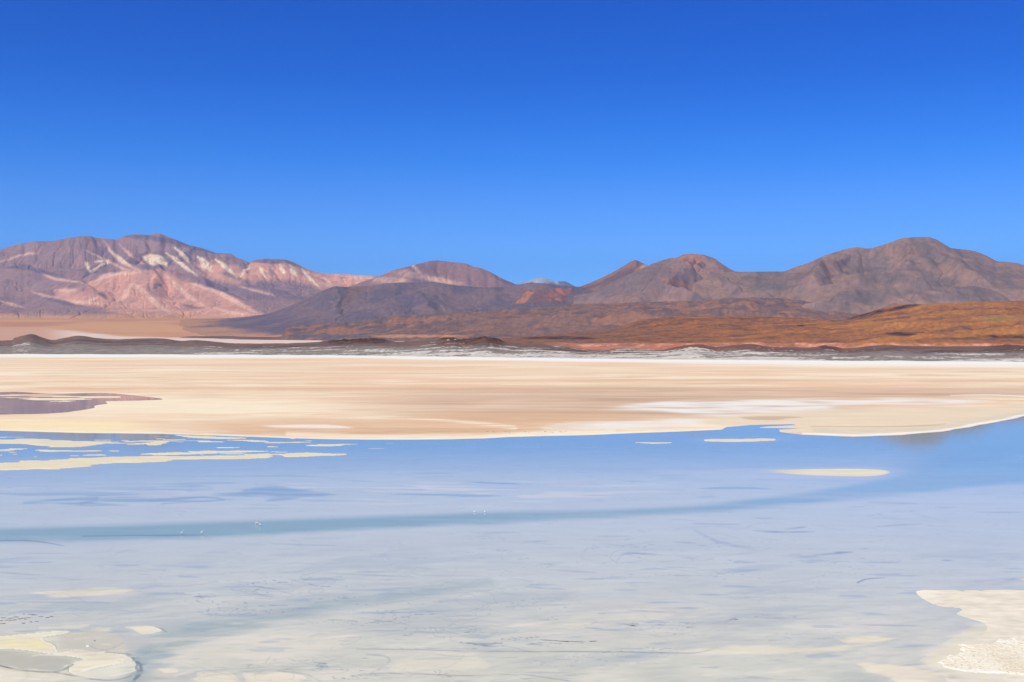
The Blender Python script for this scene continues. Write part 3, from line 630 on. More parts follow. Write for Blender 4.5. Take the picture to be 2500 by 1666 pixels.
# far basin floor
fb_ = sstep(846, 840, V)
c = mix(c, mix(C3(212, 164, 132), C3(236, 210, 194), sstep(90, 200, U)), fb_)
c = mix(c, mix(C3(212, 160, 112), C3(196, 138, 104), sstep(-0.2, 0.3, N(2600, 900, 4, 293))), sstep(14300, 15200, Y + 400 * n400 - 2500 * sstep(420, 60, U)))
c = mix(c, C3(196, 122, 94), sstep(4600, 5200, Y) * sstep(9000, 8000, Y) * sstep(1150, 1300, U))
c = c * np.array([1.02, 0.985, 0.945])
nr_ = (V > 1300)[..., None]; c = np.where(nr_, c * (1 + 0.05 * N(9, 3, 4, 311, 0.7, 0.4) + 0.05 * n8)[..., None], c)
LANDC = c
LZ = (0.42 - 0.34 * sstep(1250, 1400, V)) * (landm - 0.5) + 0.05 * (n8 + n2) * sstep(0.6, 1, landm) * sstep(1200, 1400, V) - 0.01
o = grid_object('salt_flat', X, Y, LZ + Zb, LANDC, soil_mat('salt crust', rough=0.85, spec=0.2, scale=0.8, amp=0.04))
tag(o, 'wide cream and tan salt flat stretching to the far banks', 'salt flat', 'structure')

# --- the lagoon: milky water whose brine and bed vary in tone
wc = np.tile(C3(212, 210, 196), (*U.shape, 1))
Lg = N(180, 60, 4, 251); Ls = N(50, 20, 5, 255, 0.6, 0.3)
wc = mix(wc, C3(216, 210, 190), sstep(1380, 1600, V) * 0.9)
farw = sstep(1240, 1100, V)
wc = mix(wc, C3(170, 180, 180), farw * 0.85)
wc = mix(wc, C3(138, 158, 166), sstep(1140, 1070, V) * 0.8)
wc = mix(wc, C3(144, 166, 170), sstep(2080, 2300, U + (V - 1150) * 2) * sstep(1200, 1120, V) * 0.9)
# pinkish shallows between the bars and the channel
sh = np.maximum.reduce([ell(1000, 1190, 620, 34, 0.6), ell(200, 1230, 420, 30, 0.7), ell(1500, 1190, 500, 30, 0.6)])
wc = mix(wc, C3(210, 208, 192), sh * 0.75)
bl = sstep(0.12, 0.3, N(70, 16, 4, 261, 0.6) + 0.4 * ell(330, 1215, 560, 22, 0.6) - 0.2) * sh
wc = mix(wc, C3(152, 168, 172), bl * 0.7)
pl = sstep(0.14, 0.3, N(60, 12, 4, 265, 0.6)) * np.maximum(ell(1150, 1205, 500, 30, 0.5), ell(250, 1200, 380, 22, 0.5) * 0.5)
wc = mix(wc, C3(236, 222, 198), pl * 0.8)
for b in [poly([(520, 1210), (590, 1203), (600, 1195), (680, 1188), (740, 1198), (810, 1205), (745, 1213), (700, 1222), (660, 1226), (640, 1215)], 2.0, 1.0) * 0.8,
          line([(365, 1224, 1.5), (420, 1218, 2), (500, 1214, 2), (550, 1222, 1.5), (480, 1226, 1.5), (400, 1232, 1.2)], feather=2) * 0.9,
          line([(60, 1228, 2), (150, 1222, 3), (240, 1218, 5), (200, 1230, 3)], feather=3) * 0.7,
          line([(460, 1200, 2), (520, 1193, 1.5), (360, 1198, 1)], feather=3) * 0.4]:
    wc = mix(wc, C3(150, 166, 172), b * 0.75)
wc = mix(wc, C3(220, 214, 208), np.maximum(ell(490, 1221, 40, 3, 0.5), ell(640, 1214, 30, 6, 0.7)) * 0.6)
wc = mix(wc, C3(214, 210, 200), poly([(1600, 1150), (1800, 1147), (2050, 1143), (2140, 1144), (2180, 1152), (2120, 1172), (1900, 1172), (1700, 1165)], 7, 0.6, ax=8) * 0.7)
wc = mix(wc, C3(196, 198, 200), ell(2080, 1172, 140, 5, 0.6) * 0.7)
# channel
ch = line([(-520, 1330, 24), (0, 1308, 17), (200, 1303, 18), (450, 1296, 19), (700, 1286, 17), (950, 1276, 15), (1250, 1263, 13), (1500, 1255, 10), (1700, 1244, 9), (1900, 1224, 12), (2100, 1200, 18), (2300, 1172, 26), (2560, 1140, 34), (3000, 1100, 40)], feather=8, warp=0.7)
wc = mix(wc, mix(C3(150, 172, 160), C3(158, 178, 180), sstep(1500, 2100, U)), ch * 0.88 * np.clip(0.9 + 0.5 * N(180, 24, 4, 297), 0.3, 1))
wc = mix(wc, C3(112, 134, 134), line([(200, 1309, 1), (430, 1307, 1.3), (500, 1307, .6)], feather=1.2, warp=0.2) * 0.7)
wc = mix(wc, C3(110, 132, 150), line([(-100, 1322, 1.6), (40, 1320, 1.4), (100, 1323, 1.2), (155, 1333, .8)], feather=1.6, warp=0.3) * 0.7)
ch2 = line([(310, 1680, 26), (335, 1640, 24), (360, 1600, 34), (430, 1562, 26), (560, 1532, 20), (700, 1505, 17), (800, 1478, 16), (920, 1462, 10), (1060, 1440, 6), (1200, 1424, 3)], feather=22, warp=1.2)
wc = mix(wc, C3(164, 176, 166), ch2 * np.clip(0.8 + 0.5 * n8, 0, 1))
# broad soft drifts and thin swirls
wc = mix(wc, C3(184, 186, 180), sstep(0.0, 0.5, Ls + 0.4 * Lg) * 0.42 * sstep(1300, 1380, V))
wc = mix(wc, C3(230, 220, 200), sstep(0.1, 0.5, -Ls + 0.3 * n8) * 0.6 * sstep(1380, 1560, V))
NS2 = N(16, 5.0, 5, 283, 0.65, 0.35); wc = mix(wc, C3(188, 188, 182), sstep(0.1, 0.5, NS2) * 0.3 * sstep(1380, 1500, V)); wc = mix(wc, C3(232, 224, 206), sstep(0.15, 0.5, -NS2) * 0.4 * sstep(1480, 1580, V))
NS3 = N(5, 1.0, 4, 287, 0.65); wc = wc * (1 + 0.03 * NS3 * sstep(1400, 1550, V) + 0.06 * N(26, 5, 4, 289, 0.65) * sstep(1300, 1400, V))[..., None]
sx = N(46, 14, 4, 271); sy = N(46, 14, 4, 273)
rid = 1 - np.abs(fbm(X / 26 + sx * 1.5, Y / 9 + sy * 1.2, 2, 275, 0.5, foot=foot * 2.0, lam=26)) / 0.05
reg = np.clip(ell(700, 1460, 260, 50, 0.6) + ell(1150, 1520, 260, 60, 0.6) + ell(880, 1640, 320, 40, 0.6) * 0.8 + ell(1500, 1540, 420, 70, 0.6) * 0.5 + ell(1600, 1370, 560, 60, 0.6) * 0.3 + 0.22, 0, 1)
wc = mix(wc, C3(138, 146, 150), np.clip(rid, 0, 1) * reg * sstep(0.0, 0.3, N(30, 12, 3, 277) + 0.1) * 0.9)
wc = mix(wc, C3(166, 174, 184), sstep(0.45, 0.6, N(22, 5, 4, 281)) * sstep(1330, 1370, V) * 0.5)
# paler submerged shoals
halo = np.maximum.reduce([poly(q, 9, 1.0, ax=7) for q in [[(-400, 1140), (0, 1130), (200, 1120), (400, 1115), (560, 1112), (700, 1107), (760, 1110), (640, 1118), (500, 1125), (300, 1134), (150, 1146), (0, 1152), (-400, 1165)],
    [(-300, 1068), (0, 1074), (180, 1077), (280, 1082), (200, 1090), (0, 1084), (-300, 1080)], [(1700, 1074), (1790, 1070), (1920, 1071), (1850, 1078), (1740, 1079)], [(1700, 1154), (1900, 1146), (2100, 1143), (2190, 1152), (2100, 1168), (1900, 1164)]]])
wc = mix(wc, C3(206, 200, 182), halo * 0.55 * np.clip(0.8 + 0.8 * NST, 0, 1))
wc = mix(wc, C3(232, 224, 204), tip * np.clip(0.85 + 0.6 * NST, 0, 1))
sho = [([(70, 1445), (180, 1438), (260, 1434), (325, 1440), (270, 1452), (150, 1456)], 7, .75), ([(1640, 1590), (1780, 1578), (2050, 1575), (2170, 1556), (2172, 1566), (2050, 1590), (1900, 1600), (1720, 1600)], 8, .6),
       ([(2045, 1560), (2100, 1554), (2168, 1556), (2172, 1562), (2120, 1568), (2060, 1570)], 3, .9), ([(2090, 1620), (2160, 1622), (2250, 1634), (2330, 1655), (2400, 1720), (2250, 1720), (2180, 1660), (2120, 1640)], 5, .9),
       ([(2240, 1610), (2330, 1560), (2380, 1530), (2560, 1530), (2560, 1760), (2400, 1760), (2300, 1650)], 18, .85), ([(960, 1612), (1040, 1598), (1140, 1594), (1180, 1610), (1196, 1632), (1120, 1640), (1060, 1636), (980, 1644), (940, 1628)], 10, .5),
       ([(480, 1640), (560, 1640), (570, 1660), (520, 1672), (470, 1660)], 5, .8), ([(590, 1645), (680, 1640), (750, 1655), (700, 1668), (600, 1668)], 4, .8), ([(390, 1633), (425, 1632), (432, 1640), (400, 1642)], 2, .9),
       ([(300, 1530), (370, 1531), (397, 1538), (390, 1545), (340, 1547), (330, 1538)], 2.5, .85), ([(90, 1528), (200, 1524), (217, 1527), (180, 1533), (100, 1536)], 3, .7), ([(190, 1535), (275, 1531), (260, 1540), (200, 1540)], 3, .6),
       ([(410, 1600), (600, 1545), (760, 1540), (850, 1560), (800, 1600), (600, 1620), (450, 1625)], 26, .35), ([(1230, 1520), (1400, 1500), (1560, 1490), (1640, 1500), (1500, 1535), (1300, 1550)], 22, .4), ([(2480, 1412), (2520, 1408), (2600, 1412), (2520, 1418)], 2, .9),
       ([(-60, 1625), (20, 1622), (60, 1640), (40, 1666), (-60, 1680)], 5, .7), ([(2120, 1690), (2200, 1660), (2300, 1668), (2400, 1700)], 6, .6)]
for pts, f, a in sho:
    pm = poly(pts, f * 1.9, 1.4, ax=2); po = poly(pts, f * 2.2, 1.4, ax=2) if f > 4 else pm; rim = np.clip(4 * po * (1 - po), 0, 1) ** 2 * (po < 0.5); wc = mix(wc, C3(180, 180, 174), rim * 0.35 * a); wc = mix(wc, C3(238, 226, 206), np.clip(pm * a * 0.8 + 0.8 * NS2 * 4 * pm * (1 - pm) + 0.25 * NS2 * pm, 0, 0.92))
# sulphur-cream crust, lower left
yl = np.maximum(poly([(-80, 1560), (0, 1553), (80, 1546), (168, 1541), (150, 1550), (100, 1558), (128, 1574), (139, 1590), (134, 1598), (60, 1588), (0, 1584), (-80, 1586)], 3, 0.5, ax=2),
                poly([(134, 1598), (190, 1585), (230, 1592), (290, 1597), (322, 1615), (240, 1632), (175, 1645), (176, 1622), (205, 1610), (150, 1602), (90, 1604)], 3, 0.5, ax=2))
rimy = np.clip(4 * yl * (1 - yl), 0, 1); wc = mix(wc, C3(230, 223, 200), yl * np.clip(0.7 + 1.0 * NS2 + 0.5 * n2, 0, 1)); wc = mix(wc, C3(236, 226, 182), yl * ell(60, 1572, 80, 14, 0.5) * 0.7); wc = mix(wc, C3(246, 242, 228), rimy * (yl > 0.5) * 0.8); wc = mix(wc, C3(150, 152, 150), rimy * (yl < 0.5) * 0.5)
wc = mix(wc, C3(232, 226, 210), np.clip(0.8 + NS2, 0, 1) * poly([(290, 1597), (305, 1598), (336, 1625), (328, 1640), (250, 1656), (200, 1655), (180, 1646), (322, 1615)], 3, 0.4, ax=2) * 0.8)
wc = mix(wc, C3(188, 184, 172), poly([(-80, 1592), (0, 1590), (110, 1600), (170, 1610), (180, 1625), (140, 1635), (40, 1636), (-80, 1620)], 7, 0.8, ax=2) * 0.85)
wc = mix(wc, C3(196, 190, 182), poly([(150, 1552), (240, 1545), (330, 1550), (380, 1562), (300, 1590), (220, 1588), (150, 1575)], 8, 0.9, ax=2) * 0.6)
def dark(pts, a, col=(96, 104, 112), **k):
    global wc
    wc = mix(wc, C3(*col), line(pts, **k) * a * np.clip(1 + 1.2 * n2 + 0.8 * n8, 0.2, 1.2))
wc = mix(wc, C3(206, 200, 188), poly([(150, 1552), (250, 1546), (330, 1552), (360, 1568), (290, 1590), (150, 1592)], 8, 1.2, ax=2) * np.clip(0.6 + NS2, 0, 1) * 0.7)
for q in [[(-40, 1552), (54, 1549), (107, 1542), (165, 1541)], [(98, 1558), (128, 1569), (139, 1583), (136, 1596), (86, 1605)], [(143, 1594), (223, 1594), (268, 1591), (303, 1598)], [(303, 1598), (325, 1612), (336, 1626), (321, 1641), (268, 1651), (223, 1655)], [(303, 1616), (250, 1628), (196, 1640), (143, 1646)],
          [(0, 1623), (45, 1632), (125, 1639), (161, 1630), (178, 1626)], [(98, 1650), (125, 1651), (152, 1648)], [(214, 1539), (240, 1540), (271, 1537)], [(152, 1525), (180, 1523), (216, 1526)], [(330, 1530), (375, 1533), (396, 1541), (366, 1546), (321, 1551)], [(0, 1650), (40, 1655), (100, 1660)],
          [(420, 1650), (470, 1636), (560, 1630), (640, 1634)], [(590, 1645), (660, 1640), (740, 1652), (750, 1660)], [(170, 1576), (205, 1570), (262, 1572)], [(180, 1560), (215, 1556), (255, 1558)]]:
    wc = mix(wc, C3(242, 236, 222), line([(x, y, .9) for x, y in q], feather=1.8, warp=0.9) * np.clip(0.55 + 1.0 * n8 + 0.6 * n2, 0, 0.8))
dark([(258, 1591, 1), (305, 1597, 1.2), (330, 1612, 2.0), (350, 1627, 3.4), (340, 1645, 3), (322, 1662, 2.6), (300, 1685, 2)], .7, (124, 130, 134), feather=2.6, warp=0.9)
dark([(312, 1600, 1.5), (338, 1618, 2), (343, 1630, 3), (326, 1652, 2), (306, 1680, 1.5)], .5, (110, 118, 122), feather=1.6, warp=1.4)
dark([(305, 1594, 2), (335, 1608, 3), (342, 1620, 3)], .4, (130, 138, 142), feather=4, warp=1.6)
dark([(-20, 1620, 2.5), (30, 1633, 1.6), (70, 1639, 1.2), (130, 1641, 1), (160, 1634, 1), (182, 1624, 1.5)], .7, feather=1.8, warp=0.5)
dark([(130, 1641, 1), (180, 1650, 1.3), (230, 1659, 1.3), (280, 1660, 1), (320, 1650, 1)], .6, feather=1.8, warp=0.5)
dark([(380, 1531, .8), (400, 1538, 1), (408, 1544, .8)], .6, feather=1.4, warp=0.4)
dark([(215, 1576, 1), (240, 1586, 1.4), (262, 1585, 1), (300, 1568, .8)], .35, feather=2, warp=0.6)
dark([(870, 1585, .8), (1000, 1588, .8), (1200, 1590, .9), (1420, 1592, 1.2), (1600, 1594, 1), (1700, 1595, 1), (1752, 1581, .6)], .6, (128, 130, 132), feather=1.6, warp=0.5)
dark([(905, 1643, .8), (1000, 1646, 1), (1120, 1650, 1.2), (1260, 1646, 1), (1340, 1655, 1.4), (1420, 1668, 1)], .55, (134, 136, 138), feather=1.6, warp=0.7)
dark([(900, 1646, 1), (930, 1622, 1), (950, 1606, .8), (900, 1600, .6)], .45, (134, 138, 140), feather=2.5, warp=1.0)
dark([(520, 1628, .8), (620, 1632, .8), (740, 1645, 1.2), (790, 1668, .8)], .4, (140, 146, 148), feather=2.0, warp=0.8)
dark([(800, 1514, .8), (860, 1516, 1.4), (868, 1521, 1.2), (850, 1527, .6)], .5, (130, 148, 160), feather=2, warp=0.4)
dark([(2094, 1423, 1.5), (2110, 1416, 1.5), (2130, 1413, 1), (2160, 1411, .5)], .7, (120, 134, 150), feather=1.2, warp=0.1)
for (x, y, l, dy, a) in [(1580, 1526, 70, 1, .3), (1500, 1521, 60, 2, .55), (1540, 1527, 18, 3, .6), (1470, 1536, 40, 3, .5), (1785, 1513, 14, -4, .7), (1910, 1510, 90, 2, .35), (1640, 1484, 80, 0, .3), (1590, 1492, 60, 3, .3),
                         (1865, 1266, 26, 1, .5), (1750, 1280, 60, 1, .4), (1930, 1300, 60, -1, .75), (1945, 1290, 26, -3, .6), (1880, 1298, 40, 1, .45), (2030, 1352, 50, -3, .6), (2060, 1348, 22, 0, .6), (2190, 1283, 60, -4, .35),
                         (2180, 1228, 60, 2, .35), (2440, 1251, 60, 0, .3), (1670, 1325, 26, 1, .4), (1500, 1310, 40, 0, .35), (1570, 1353, 50, 3, .4), (1300, 1323, 30, -3, .35), (2310, 1368, 14, 0, .5), (2110, 1340, 12, 0, .4),
                         (900, 1404, 110, 5, .35), (740, 1330, 80, 2, .3), (40, 1400, 70, 4, .4), (1210, 1301, 60, 0, .3), (1400, 1395, 60, 4, .3), (430, 1450, 40, 3, .35), (1650, 1405, 50, 0, .25)]:
    dark([(x - l, y - dy, .4), (x - l * .3, y - dy * .2, 1.3), (x + l * .4, y + dy * .5, 1.5), (x + l, y + dy, .4)], a, (134, 138, 144), feather=1.5, warp=0.35)
dark([(1690, 1290, .8), (1740, 1318, 3), (1780, 1330, 3), (1840, 1340, 1)], .3, (130, 140, 156), feather=4, warp=1.4)
dark([(1505, 1375, .8), (1530, 1352, 1), (1600, 1354, 1.2)], .35, (140, 148, 160), feather=1.6, warp=0.4)
rs = random.Random(31)
def scribbles(cx, cy, rx, ry, n, a, lo, hi, tilt=0.0):
    for _ in range(n):
        x = cx + rs.gauss(0, rx * 0.5); y = cy + rs.gauss(0, ry * 0.5); h = rs.choice([0, math.pi]) + rs.gauss(tilt, 0.5); k_ = rs.gauss(0, 0.25); pts = []
        st_ = rs.uniform(lo, hi) / 6
        for q in range(7):
            pts.append((x, y, 0.25 + 0.5 * math.sin(math.pi * q / 6))); x += math.cos(h) * st_; y -= math.sin(h) * st_ * 0.28; h += k_ + rs.gauss(0, 0.35)
        g = rs.uniform(0.5, 1); dark(pts, a * g, (142, 150, 156), feather=1.3, warp=0.5)
scribbles(690, 1440, 110, 34, 34, .5, 30, 130); scribbles(1130, 1530, 110, 44, 34, .45, 30, 150); scribbles(1120, 1440, 200, 30, 16, .35, 60, 200, 0.4); scribbles(870, 1555, 80, 22, 10, .4, 30, 110)
scribbles(1500, 1350, 420, 50, 26, .35, 30, 160); scribbles(500, 1380, 420, 50, 20, .3, 40, 180); scribbles(1550, 1520, 320, 50, 24, .35, 30, 150); scribbles(700, 1640, 500, 30, 24, .4, 60, 260); scribbles(2050, 1280, 300, 40, 16, .35, 30, 140); scribbles(180, 1480, 200, 30, 20, .4, 40, 160); scribbles(340, 1610, 40, 25, 12, .5, 20, 60)
# pond on the left, the range's mauve reflection put into its colour
wc = mix(wc, mix(C3(150, 136, 136), C3(176, 158, 146), sstep(0.0, 0.35, NSP)), (V < 1030) * 1.0)
wc = wc * (1 + 0.035 * n30 + 0.035 * n8 + 0.03 * n2)[..., None]
# roughness: almost dry crusts are matt
dry = np.clip(np.maximum(yl, tip), 0, 1)
dry = np.maximum(dry, 0.6 * poly([(-120, 1552), (80, 1542), (240, 1540), (300, 1560), (310, 1596), (338, 1626), (322, 1642), (200, 1658), (-120, 1680)], 6, 0.6, ax=2))
for pts, f, a in sho: dry = np.maximum(dry, poly(pts, f, 1.0, ax=2) * a * 0.8)
wc = wc * mix(np.array([1.06, 1.08, 1.01]), np.array([1.0, 0.985, 0.97]), dry)
WZ = np.zeros_like(U)
m, t, p = new_mat('milky brine')
at = t.nodes.new('ShaderNodeAttribute'); at.attribute_name = 'Col'
ad = t.nodes.new('ShaderNodeAttribute'); ad.attribute_name = 'dry'
t.links.new(at.outputs['Color'], p.inputs['Base Color'])
mr = t.nodes.new('ShaderNodeMapRange'); mr.inputs[3].default_value = 0.05; mr.inputs[4].default_value = 0.75
t.links.new(ad.outputs['Fac'], mr.inputs[0]); t.links.new(mr.outputs[0], p.inputs['Roughness'])
mr2 = t.nodes.new('ShaderNodeMapRange'); mr2.inputs[3].default_value = 0.5; mr2.inputs[4].default_value = 0.1
t.links.new(ad.outputs['Fac'], mr2.inputs[0]); t.links.new(mr2.outputs[0], p.inputs['Specular IOR Level'])
p.inputs['IOR'].default_value = 1.33
tc = t.nodes.new('ShaderNodeTexCoord'); n = t.nodes.new('ShaderNodeTexNoise'); n.inputs['Scale'].default_value = 0.5; n.inputs['Detail'].default_value = 3
t.links.new(tc.outputs['Object'], n.inputs['Vector'])
b = t.nodes.new('ShaderNodeBump'); b.inputs['Strength'].default_value = 0.25; b.inputs['Distance'].default_value = 0.02
t.links.new(n.outputs[0], b.inputs['Height']); t.links.new(b.outputs[0], p.inputs['Normal'])
keep = (V > 935) & (landm < 0.97)
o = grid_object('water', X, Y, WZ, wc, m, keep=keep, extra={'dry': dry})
tag(o, 'shallow milky lagoon reflecting the blue sky', 'lagoon', 'structure')

# ------------------------------------------------------------------ rough salt crust in the near corner
xs = np.arange(2270, 2760, 1.2); ys_ = np.linspace(1515, 1700, 330)
Uc, Vc = np.meshgrid(xs, ys_); Yk = H0 * F / (Vc - HZ); Xk = (Uc - CX) / F * Yk
a1 = fbm(Xk / 3, Yk / 3, 4, 401); a2 = fbm(Xk / 0.8, Yk / 0.8, 3, 405); a3 = fbm(Xk / 9, Yk / 9, 3, 409)
def edge_d(pts):                 # distance inside a traced outline, in photograph pixels
    p = cr(pts + [pts[0]], 4)[:-1]; ins = np.zeros(Uc.shape, bool); d2 = np.full(Uc.shape, 1e9)
    x = Uc + a1 * 22; y = Vc + a1 * 5; b = np.roll(p, -1, 0)
    for (x0, y0), (x1, y1) in zip(p, b):
        if y0 != y1: ins ^= ((y0 > y) != (y1 > y)) & (x < (x1 - x0) * (y - y0) / (y1 - y0) + x0)
        dx, dy = x1 - x0, y1 - y0; l2 = dx * dx + dy * dy + 1e-9; t = np.clip(((x - x0) * dx + (y - y0) * dy) / l2, 0, 1)
        d2 = np.minimum(d2, ((x - x0 - t * dx) / 2.5) ** 2 + (y - y0 - t * dy) ** 2)
    return np.sqrt(d2) * np.where(ins, 1, -1)
dcr = edge_d([(2292, 1618), (2310, 1606), (2345, 1592), (2360, 1578), (2400, 1570), (2450, 1562), (2500, 1552), (2620, 1530), (2740, 1520), (2750, 1690), (2600, 1670), (2520, 1652), (2420, 1645), (2350, 1640), (2310, 1632)])
lump = np.clip(a2 * 1.3 + 0.35, 0, 1)
Zk = -0.25 + sstep(-1, 4, dcr) * (0.42 + 0.12 * a3) + sstep(1, 8, dcr) * (lump * 0.045 + np.abs(a1) * 0.09)
ck = np.tile(C3(242, 232, 212), (*Uc.shape, 1)); ck = mix(ck, C3(248, 243, 232), sstep(9, 2, dcr + 3 * a1)); ck = mix(ck, C3(228, 212, 188), sstep(0.1, 0.5, a3 + 0.4 * a2) * 0.6)
ck = mix(ck, C3(186, 174, 152), sstep(0.3, 0.55, -a2) * 0.7)
o = grid_object('salt_crust', Xk, Yk, Zk, ck, soil_mat('rough salt crust', rough=0.95, spec=0.1, scale=2.0, amp=0.08, bump=0.03, bscale=5.0), keep=dcr > -2.5)
tag(o, 'rough raised white salt crust in the lower right corner', 'salt crust', 'structure')

# ------------------------------------------------------------------ small things
def G(px, py):
    d = H0 * F / (py - HZ); return ((px - CX) / F * d, d, 0.0)
def mesh_obj(name, bm_, mat, parent=None, smooth=True):
    me = bpy.data.meshes.new(name); bm_.to_mesh(me); bm_.free(); me.materials.append(mat)
    if smooth:
        for f in me.polygons: f.use_smooth = True
    o = bpy.data.objects.new(name, me); COL.objects.link(o)
    if parent: o.parent = parent
    return o
def tube(bm_, path, n=10):
    """closed tube through (x, y, z, half width, half height) stations: one continuous skin"""
    P = cr(path, 4); rings = []
    for i, p in enumerate(P):
        t = Vector(P[min(i + 1, len(P) - 1)][:3]) - Vector(P[max(i - 1, 0)][:3]); t.normalize()
        side = Vector((0, 1, 0)); up = t.cross(side)
        if up.length < 1e-4: up = Vector((0, 0, 1))
        up.normalize()
        rings.append([bm_.verts.new(Vector(p[:3]) + side * math.cos(a) * p[3] + up * math.sin(a) * p[4]) for a in np.linspace(0, 2 * math.pi, n, endpoint=False)])
    for r0, r1 in zip(rings[:-1], rings[1:]):
        for k in range(n): bm_.faces.new((r0[k], r0[(k + 1) % n], r1[(k + 1) % n], r1[k]))
    bm_.faces.new(rings[0]); bm_.faces.new(rings[-1][::-1])
    bmesh.ops.recalc_face_normals(bm_, faces=bm_.faces)
M_feather = plain_mat('pale flamingo feathers', (0.92, 0.90, 0.89), 0.8, var=0.02)
M_pink = plain_mat('pink wing feathers', (0.80, 0.56, 0.54), 0.8)
M_leg = plain_mat('grey pink leg skin', (0.42, 0.22, 0.20), 0.6)
M_bill = plain_mat('black tipped bill', (0.05, 0.045, 0.04), 0.4)
def flamingo(pose):
    """faces +x; origin between the feet at the water line"""
    e = bpy.data.objects.new('flamingo', None); COL.objects.link(e)
    z = 0.62 if pose != 'rest' else 0.30
    body = [(-0.42, 0, z - 0.06, .01, .01), (-0.34, 0, z - 0.02, .06, .05), (-0.2, 0, z + 0.03, .12, .12), (-0.02, 0, z + 0.05, .15, .16), (0.14, 0, z + 0.07, .12, .13), (0.24, 0, z + 0.10, .06, .075)]
    if pose == 'up':
        neck = [(0.31, 0, z + 0.17, .035, .04), (0.33, 0, z + 0.28, .028, .03), (0.27, 0, z + 0.38, .026, .028), (0.25, 0, z + 0.48, .026, .028), (0.30, 0, z + 0.56, .03, .032), (0.37, 0, z + 0.575, .042, .045), (0.43, 0, z + 0.56, .03, .034), (0.455, 0, z + 0.545, .018, .022)]
    elif pose == 'feed':
        neck = [(0.33, 0, z + 0.13, .035, .04), (0.42, 0, z + 0.06, .028, .03), (0.45, 0, z - 0.08, .026, .028), (0.41, 0, z - 0.24, .026, .028), (0.42, 0, z - 0.38, .03, .03), (0.41, 0, z - 0.46, .04, .045), (0.38, 0, z - 0.52, .03, .03), (0.36, 0, z - 0.54, .018, .02)]
    else:
        neck = [(0.30, 0, z + 0.16, .04, .045), (0.27, 0, z + 0.24, .03, .035), (0.16, 0, z + 0.27, .03, .035), (0.08, 0, z + 0.25, .04, .045), (0.0, 0, z + 0.22, .03, .03), (-0.02, 0, z + 0.21, .018, .018)]
    b = bmesh.new(); tube(b, body + neck, 12); mesh_obj('body', b, M_feather, e)
    h = Vector(neck[-1][:3]); d = (h - Vector(neck[-3][:3])).normalized()
    q1 = h + d * 0.05; q2 = q1 + d * 0.02 + Vector((0, 0, -0.05 if pose == 'up' else 0.0)) + (Vector((-0.05, 0, 0)) if pose == 'feed' else Vector((0, 0, 0)))
    b = bmesh.new(); tube(b, [(*(h - d * 0.005), .017, .02), (*q1, .014, .018), (*q2, .004, .004)], 8); mesh_obj('bill', b, M_bill, e)
    for sy in (-1, 1):
        b = bmesh.new(); tube(b, [(-0.34, sy * 0.03, z - 0.0, .01, .02), (-0.2, sy * 0.10, z + 0.05, .022, .08), (0.0, sy * 0.135, z + 0.07, .026, .11), (0.15, sy * 0.105, z + 0.08, .02, .06), (0.2, sy * 0.08, z + 0.09, .006, .02)], 10)
        mesh_obj('wing', b, M_pink if pose == 'feed' else M_feather, e)
        b = bmesh.new(); fx = 0.03 * sy
        tube(b, [(0.0, sy * 0.05, z - 0.05, .03, .03), (0.02, sy * 0.05, z * 0.5 + 0.06, .012, .012), (0.015 + fx, sy * 0.05, z * 0.5, .016, .016), (0.02 + fx, sy * 0.05, 0.02, .009, .009), (0.03 + fx, sy * 0.05, -0.06, .012, .012), (0.10 + fx, sy * 0.05, -0.09, .02, .006)], 8)
        mesh_obj('leg', b, M_leg, e)
    return e
birds = [((444, 1306), 'up', 35, 'pale flamingo standing in the channel, leftmost of all the birds'), ((493, 1305), 'up', 25, 'pale flamingo with raised neck, second bird from the left in the channel'),
         ((627, 1281.5), 'feed', 170, 'pale flamingo bending to feed, the left and farther bird of the close pair'), ((635, 1286), 'up', 200, 'pale flamingo standing nearer, right bird of the close pair'),
         ((1159, 1252), 'rest', 20, 'tiny resting flamingo far off beyond the channel, left of two'), ((1184, 1252), 'rest', 200, 'tiny resting flamingo far off beyond the channel, right of two')]
for (px, py), pose, az, lb in birds:
    e = flamingo(pose); e.location = G(px, py); e.scale = (1.3,) * 3; e.rotation_euler = (0, 0, math.radians(az))
    tag(e, lb, 'flamingo', group='flamingos wading in the lagoon')

M_mud = plain_mat('dark wet mud', (0.11, 0.12, 0.135), 0.6, var=0.35, scale=1.5)
M_tan = plain_mat('tan salt mud', (0.36, 0.27, 0.19), 0.9, var=0.3, scale=1.0)
M_wsalt = plain_mat('white salt', (0.82, 0.80, 0.77), 0.9, var=0.05)
def lump(name, px, py, wx, wy, h, mat, label, cat, group=None, seed=0):
    """low broken lump; wx, wy, h in metres"""
    b = bmesh.new(); bmesh.ops.create_icosphere(b, subdivisions=3, radius=1.0)
    rs = random.Random(seed); ph = [rs.uniform(0, 6.28) for _ in range(8)]
    for v in b.verts:
        x, y, z_ = v.co; a = math.atan2(y, x)
        r = 1 + 0.25 * math.sin(2 * a + ph[0]) + 0.18 * math.sin(3 * a + ph[1]) + 0.12 * math.sin(5 * a + ph[2]) + 0.08 * math.sin(9 * a + ph[3])
        zz = z_ * (1 + 0.35 * math.sin(4 * x + ph[4]) * math.cos(5 * y + ph[5]) + 0.2 * math.sin(9 * x + ph[6]))
        v.co = (x * r * wx / 2, y * r * wy / 2, zz * h)
    o = mesh_obj(name, b, mat); o.location = G(px, py); o.rotation_euler = (0, 0, rs.uniform(-0.35, 0.35))
    tag(o, label, cat, group=group)
k = 0
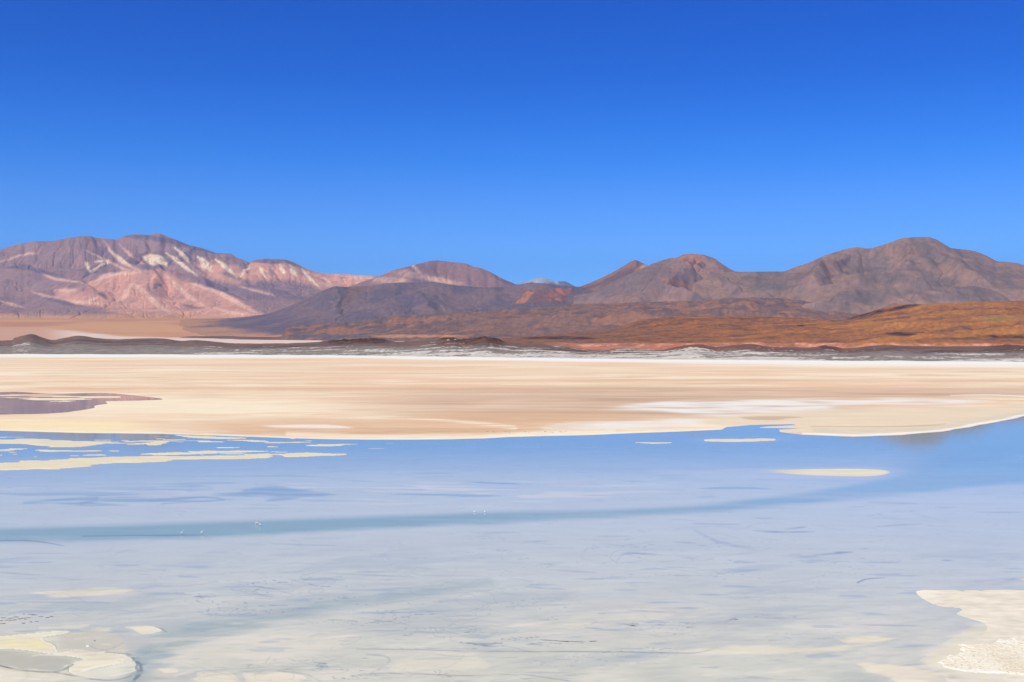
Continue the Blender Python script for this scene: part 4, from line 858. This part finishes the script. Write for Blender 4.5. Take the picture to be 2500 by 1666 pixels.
for px, py, wd in [(8, 1509, 10), (2, 1516, 8), (22, 1515, 14), (24, 1510.5, 8), (39, 1507, 12), (36, 1514, 9), (48, 1511.5, 9), (57, 1510, 8), (62, 1512.5, 5), (58, 1500, 4), (69, 1509, 9), (76, 1500.5, 12), (86, 1502, 8), (100, 1505.5, 8),
                   (116, 1508.5, 9), (126, 1505.5, 8), (76, 1519, 7), (90, 1518, 7), (57, 1522, 9), (7, 1523, 11), (-14, 1512, 12), (-25, 1517, 10)]:
    k += 1; lump('mud_clump', px, py, wd * 0.14, 0.55, 0.07, M_mud, 'small dark mud clump in the scattered row at the left edge of the lagoon', 'mud clump', 'dark mud clumps by the left edge', k)
for px, py, wd in [(1338, 1563.5, 46), (1372, 1566, 52), (1404, 1567, 50), (1448, 1566, 26)]:
    k += 1; lump('mud_clump', px, py, wd * 0.09, 0.45, 0.06, M_mud, 'long dark ragged crust fragment in the short line just right of centre near the bottom', 'mud clump', 'line of dark crust fragments', k)
for px, py, wd, lb in [(1545, 1528, 12, 'small dark clump alone in grey water above the line of crust fragments'), (1797, 1513, 9, 'small slanting dark clump alone to the right of centre in the lower lagoon'), (231, 1565, 5, 'tiny dark clump beside the lower left salt patches')]:
    k += 1; lump('mud_clump', px, py, wd * 0.105, 0.6, 0.06, M_mud, lb, 'mud clump', None, k)
for px in [1190, 1204, 1209, 1233, 1236, 1244, 1281, 1284, 1291, 1331, 1345, 1350, 1366, 1370, 1375, 1381]:
    k += 1; lump('rock', px, 1056 + (k % 3) * 0.8 - 0.6, 0.9, 1.2, 0.42 + 0.1 * (k % 4), M_tan, 'tiny tan brown lump in the row along the far shore', 'rock', 'row of small lumps on the far shore', k)
lump('salt_lump', 214, 1578.5, 0.8, 0.7, 0.22, M_wsalt, 'small bright white salt lump beside the lower left channel', 'salt lump', None, 99)


# ground under and around everything, to the horizon
me = bpy.data.meshes.new('ground'); R = 180000
me.from_pydata([(-R, -20000, -3.5), (R, -20000, -3.5), (R, R, -3.5), (-R, R, -3.5)], [], [(0, 1, 2, 3)])
me.materials.append(plain_mat('pale desert soil', tuple(C3(206, 176, 150)), scale=0.002)); o = bpy.data.objects.new('ground', me); COL.objects.link(o)
tag(o, 'pale desert ground reaching to the horizon', 'ground', 'structure')

# air between here and the mountains
me = bpy.data.meshes.new('haze'); bm = bmesh.new(); bmesh.ops.create_cube(bm, size=1.0)
for v in bm.verts:
    v.co.x *= 130000; v.co.y = 35000 + v.co.y * 76000; v.co.z = 2400 + v.co.z * 4850
bm.to_mesh(me); bm.free()
m = bpy.data.materials.new('air'); m.use_nodes = True; t = m.node_tree; t.nodes.clear()
mo = t.nodes.new('ShaderNodeOutputMaterial'); pv = t.nodes.new('ShaderNodeVolumePrincipled')
pv.inputs['Color'].default_value = (0.30, 0.55, 1.0, 1); pv.inputs['Density'].default_value = 1.3e-5; pv.inputs['Anisotropy'].default_value = 0.0
t.links.new(pv.outputs[0], mo.inputs['Volume']); me.materials.append(m)
o = bpy.data.objects.new('haze', me); COL.objects.link(o)
tag(o, 'thin blue air haze over the whole basin', 'haze', 'stuff')
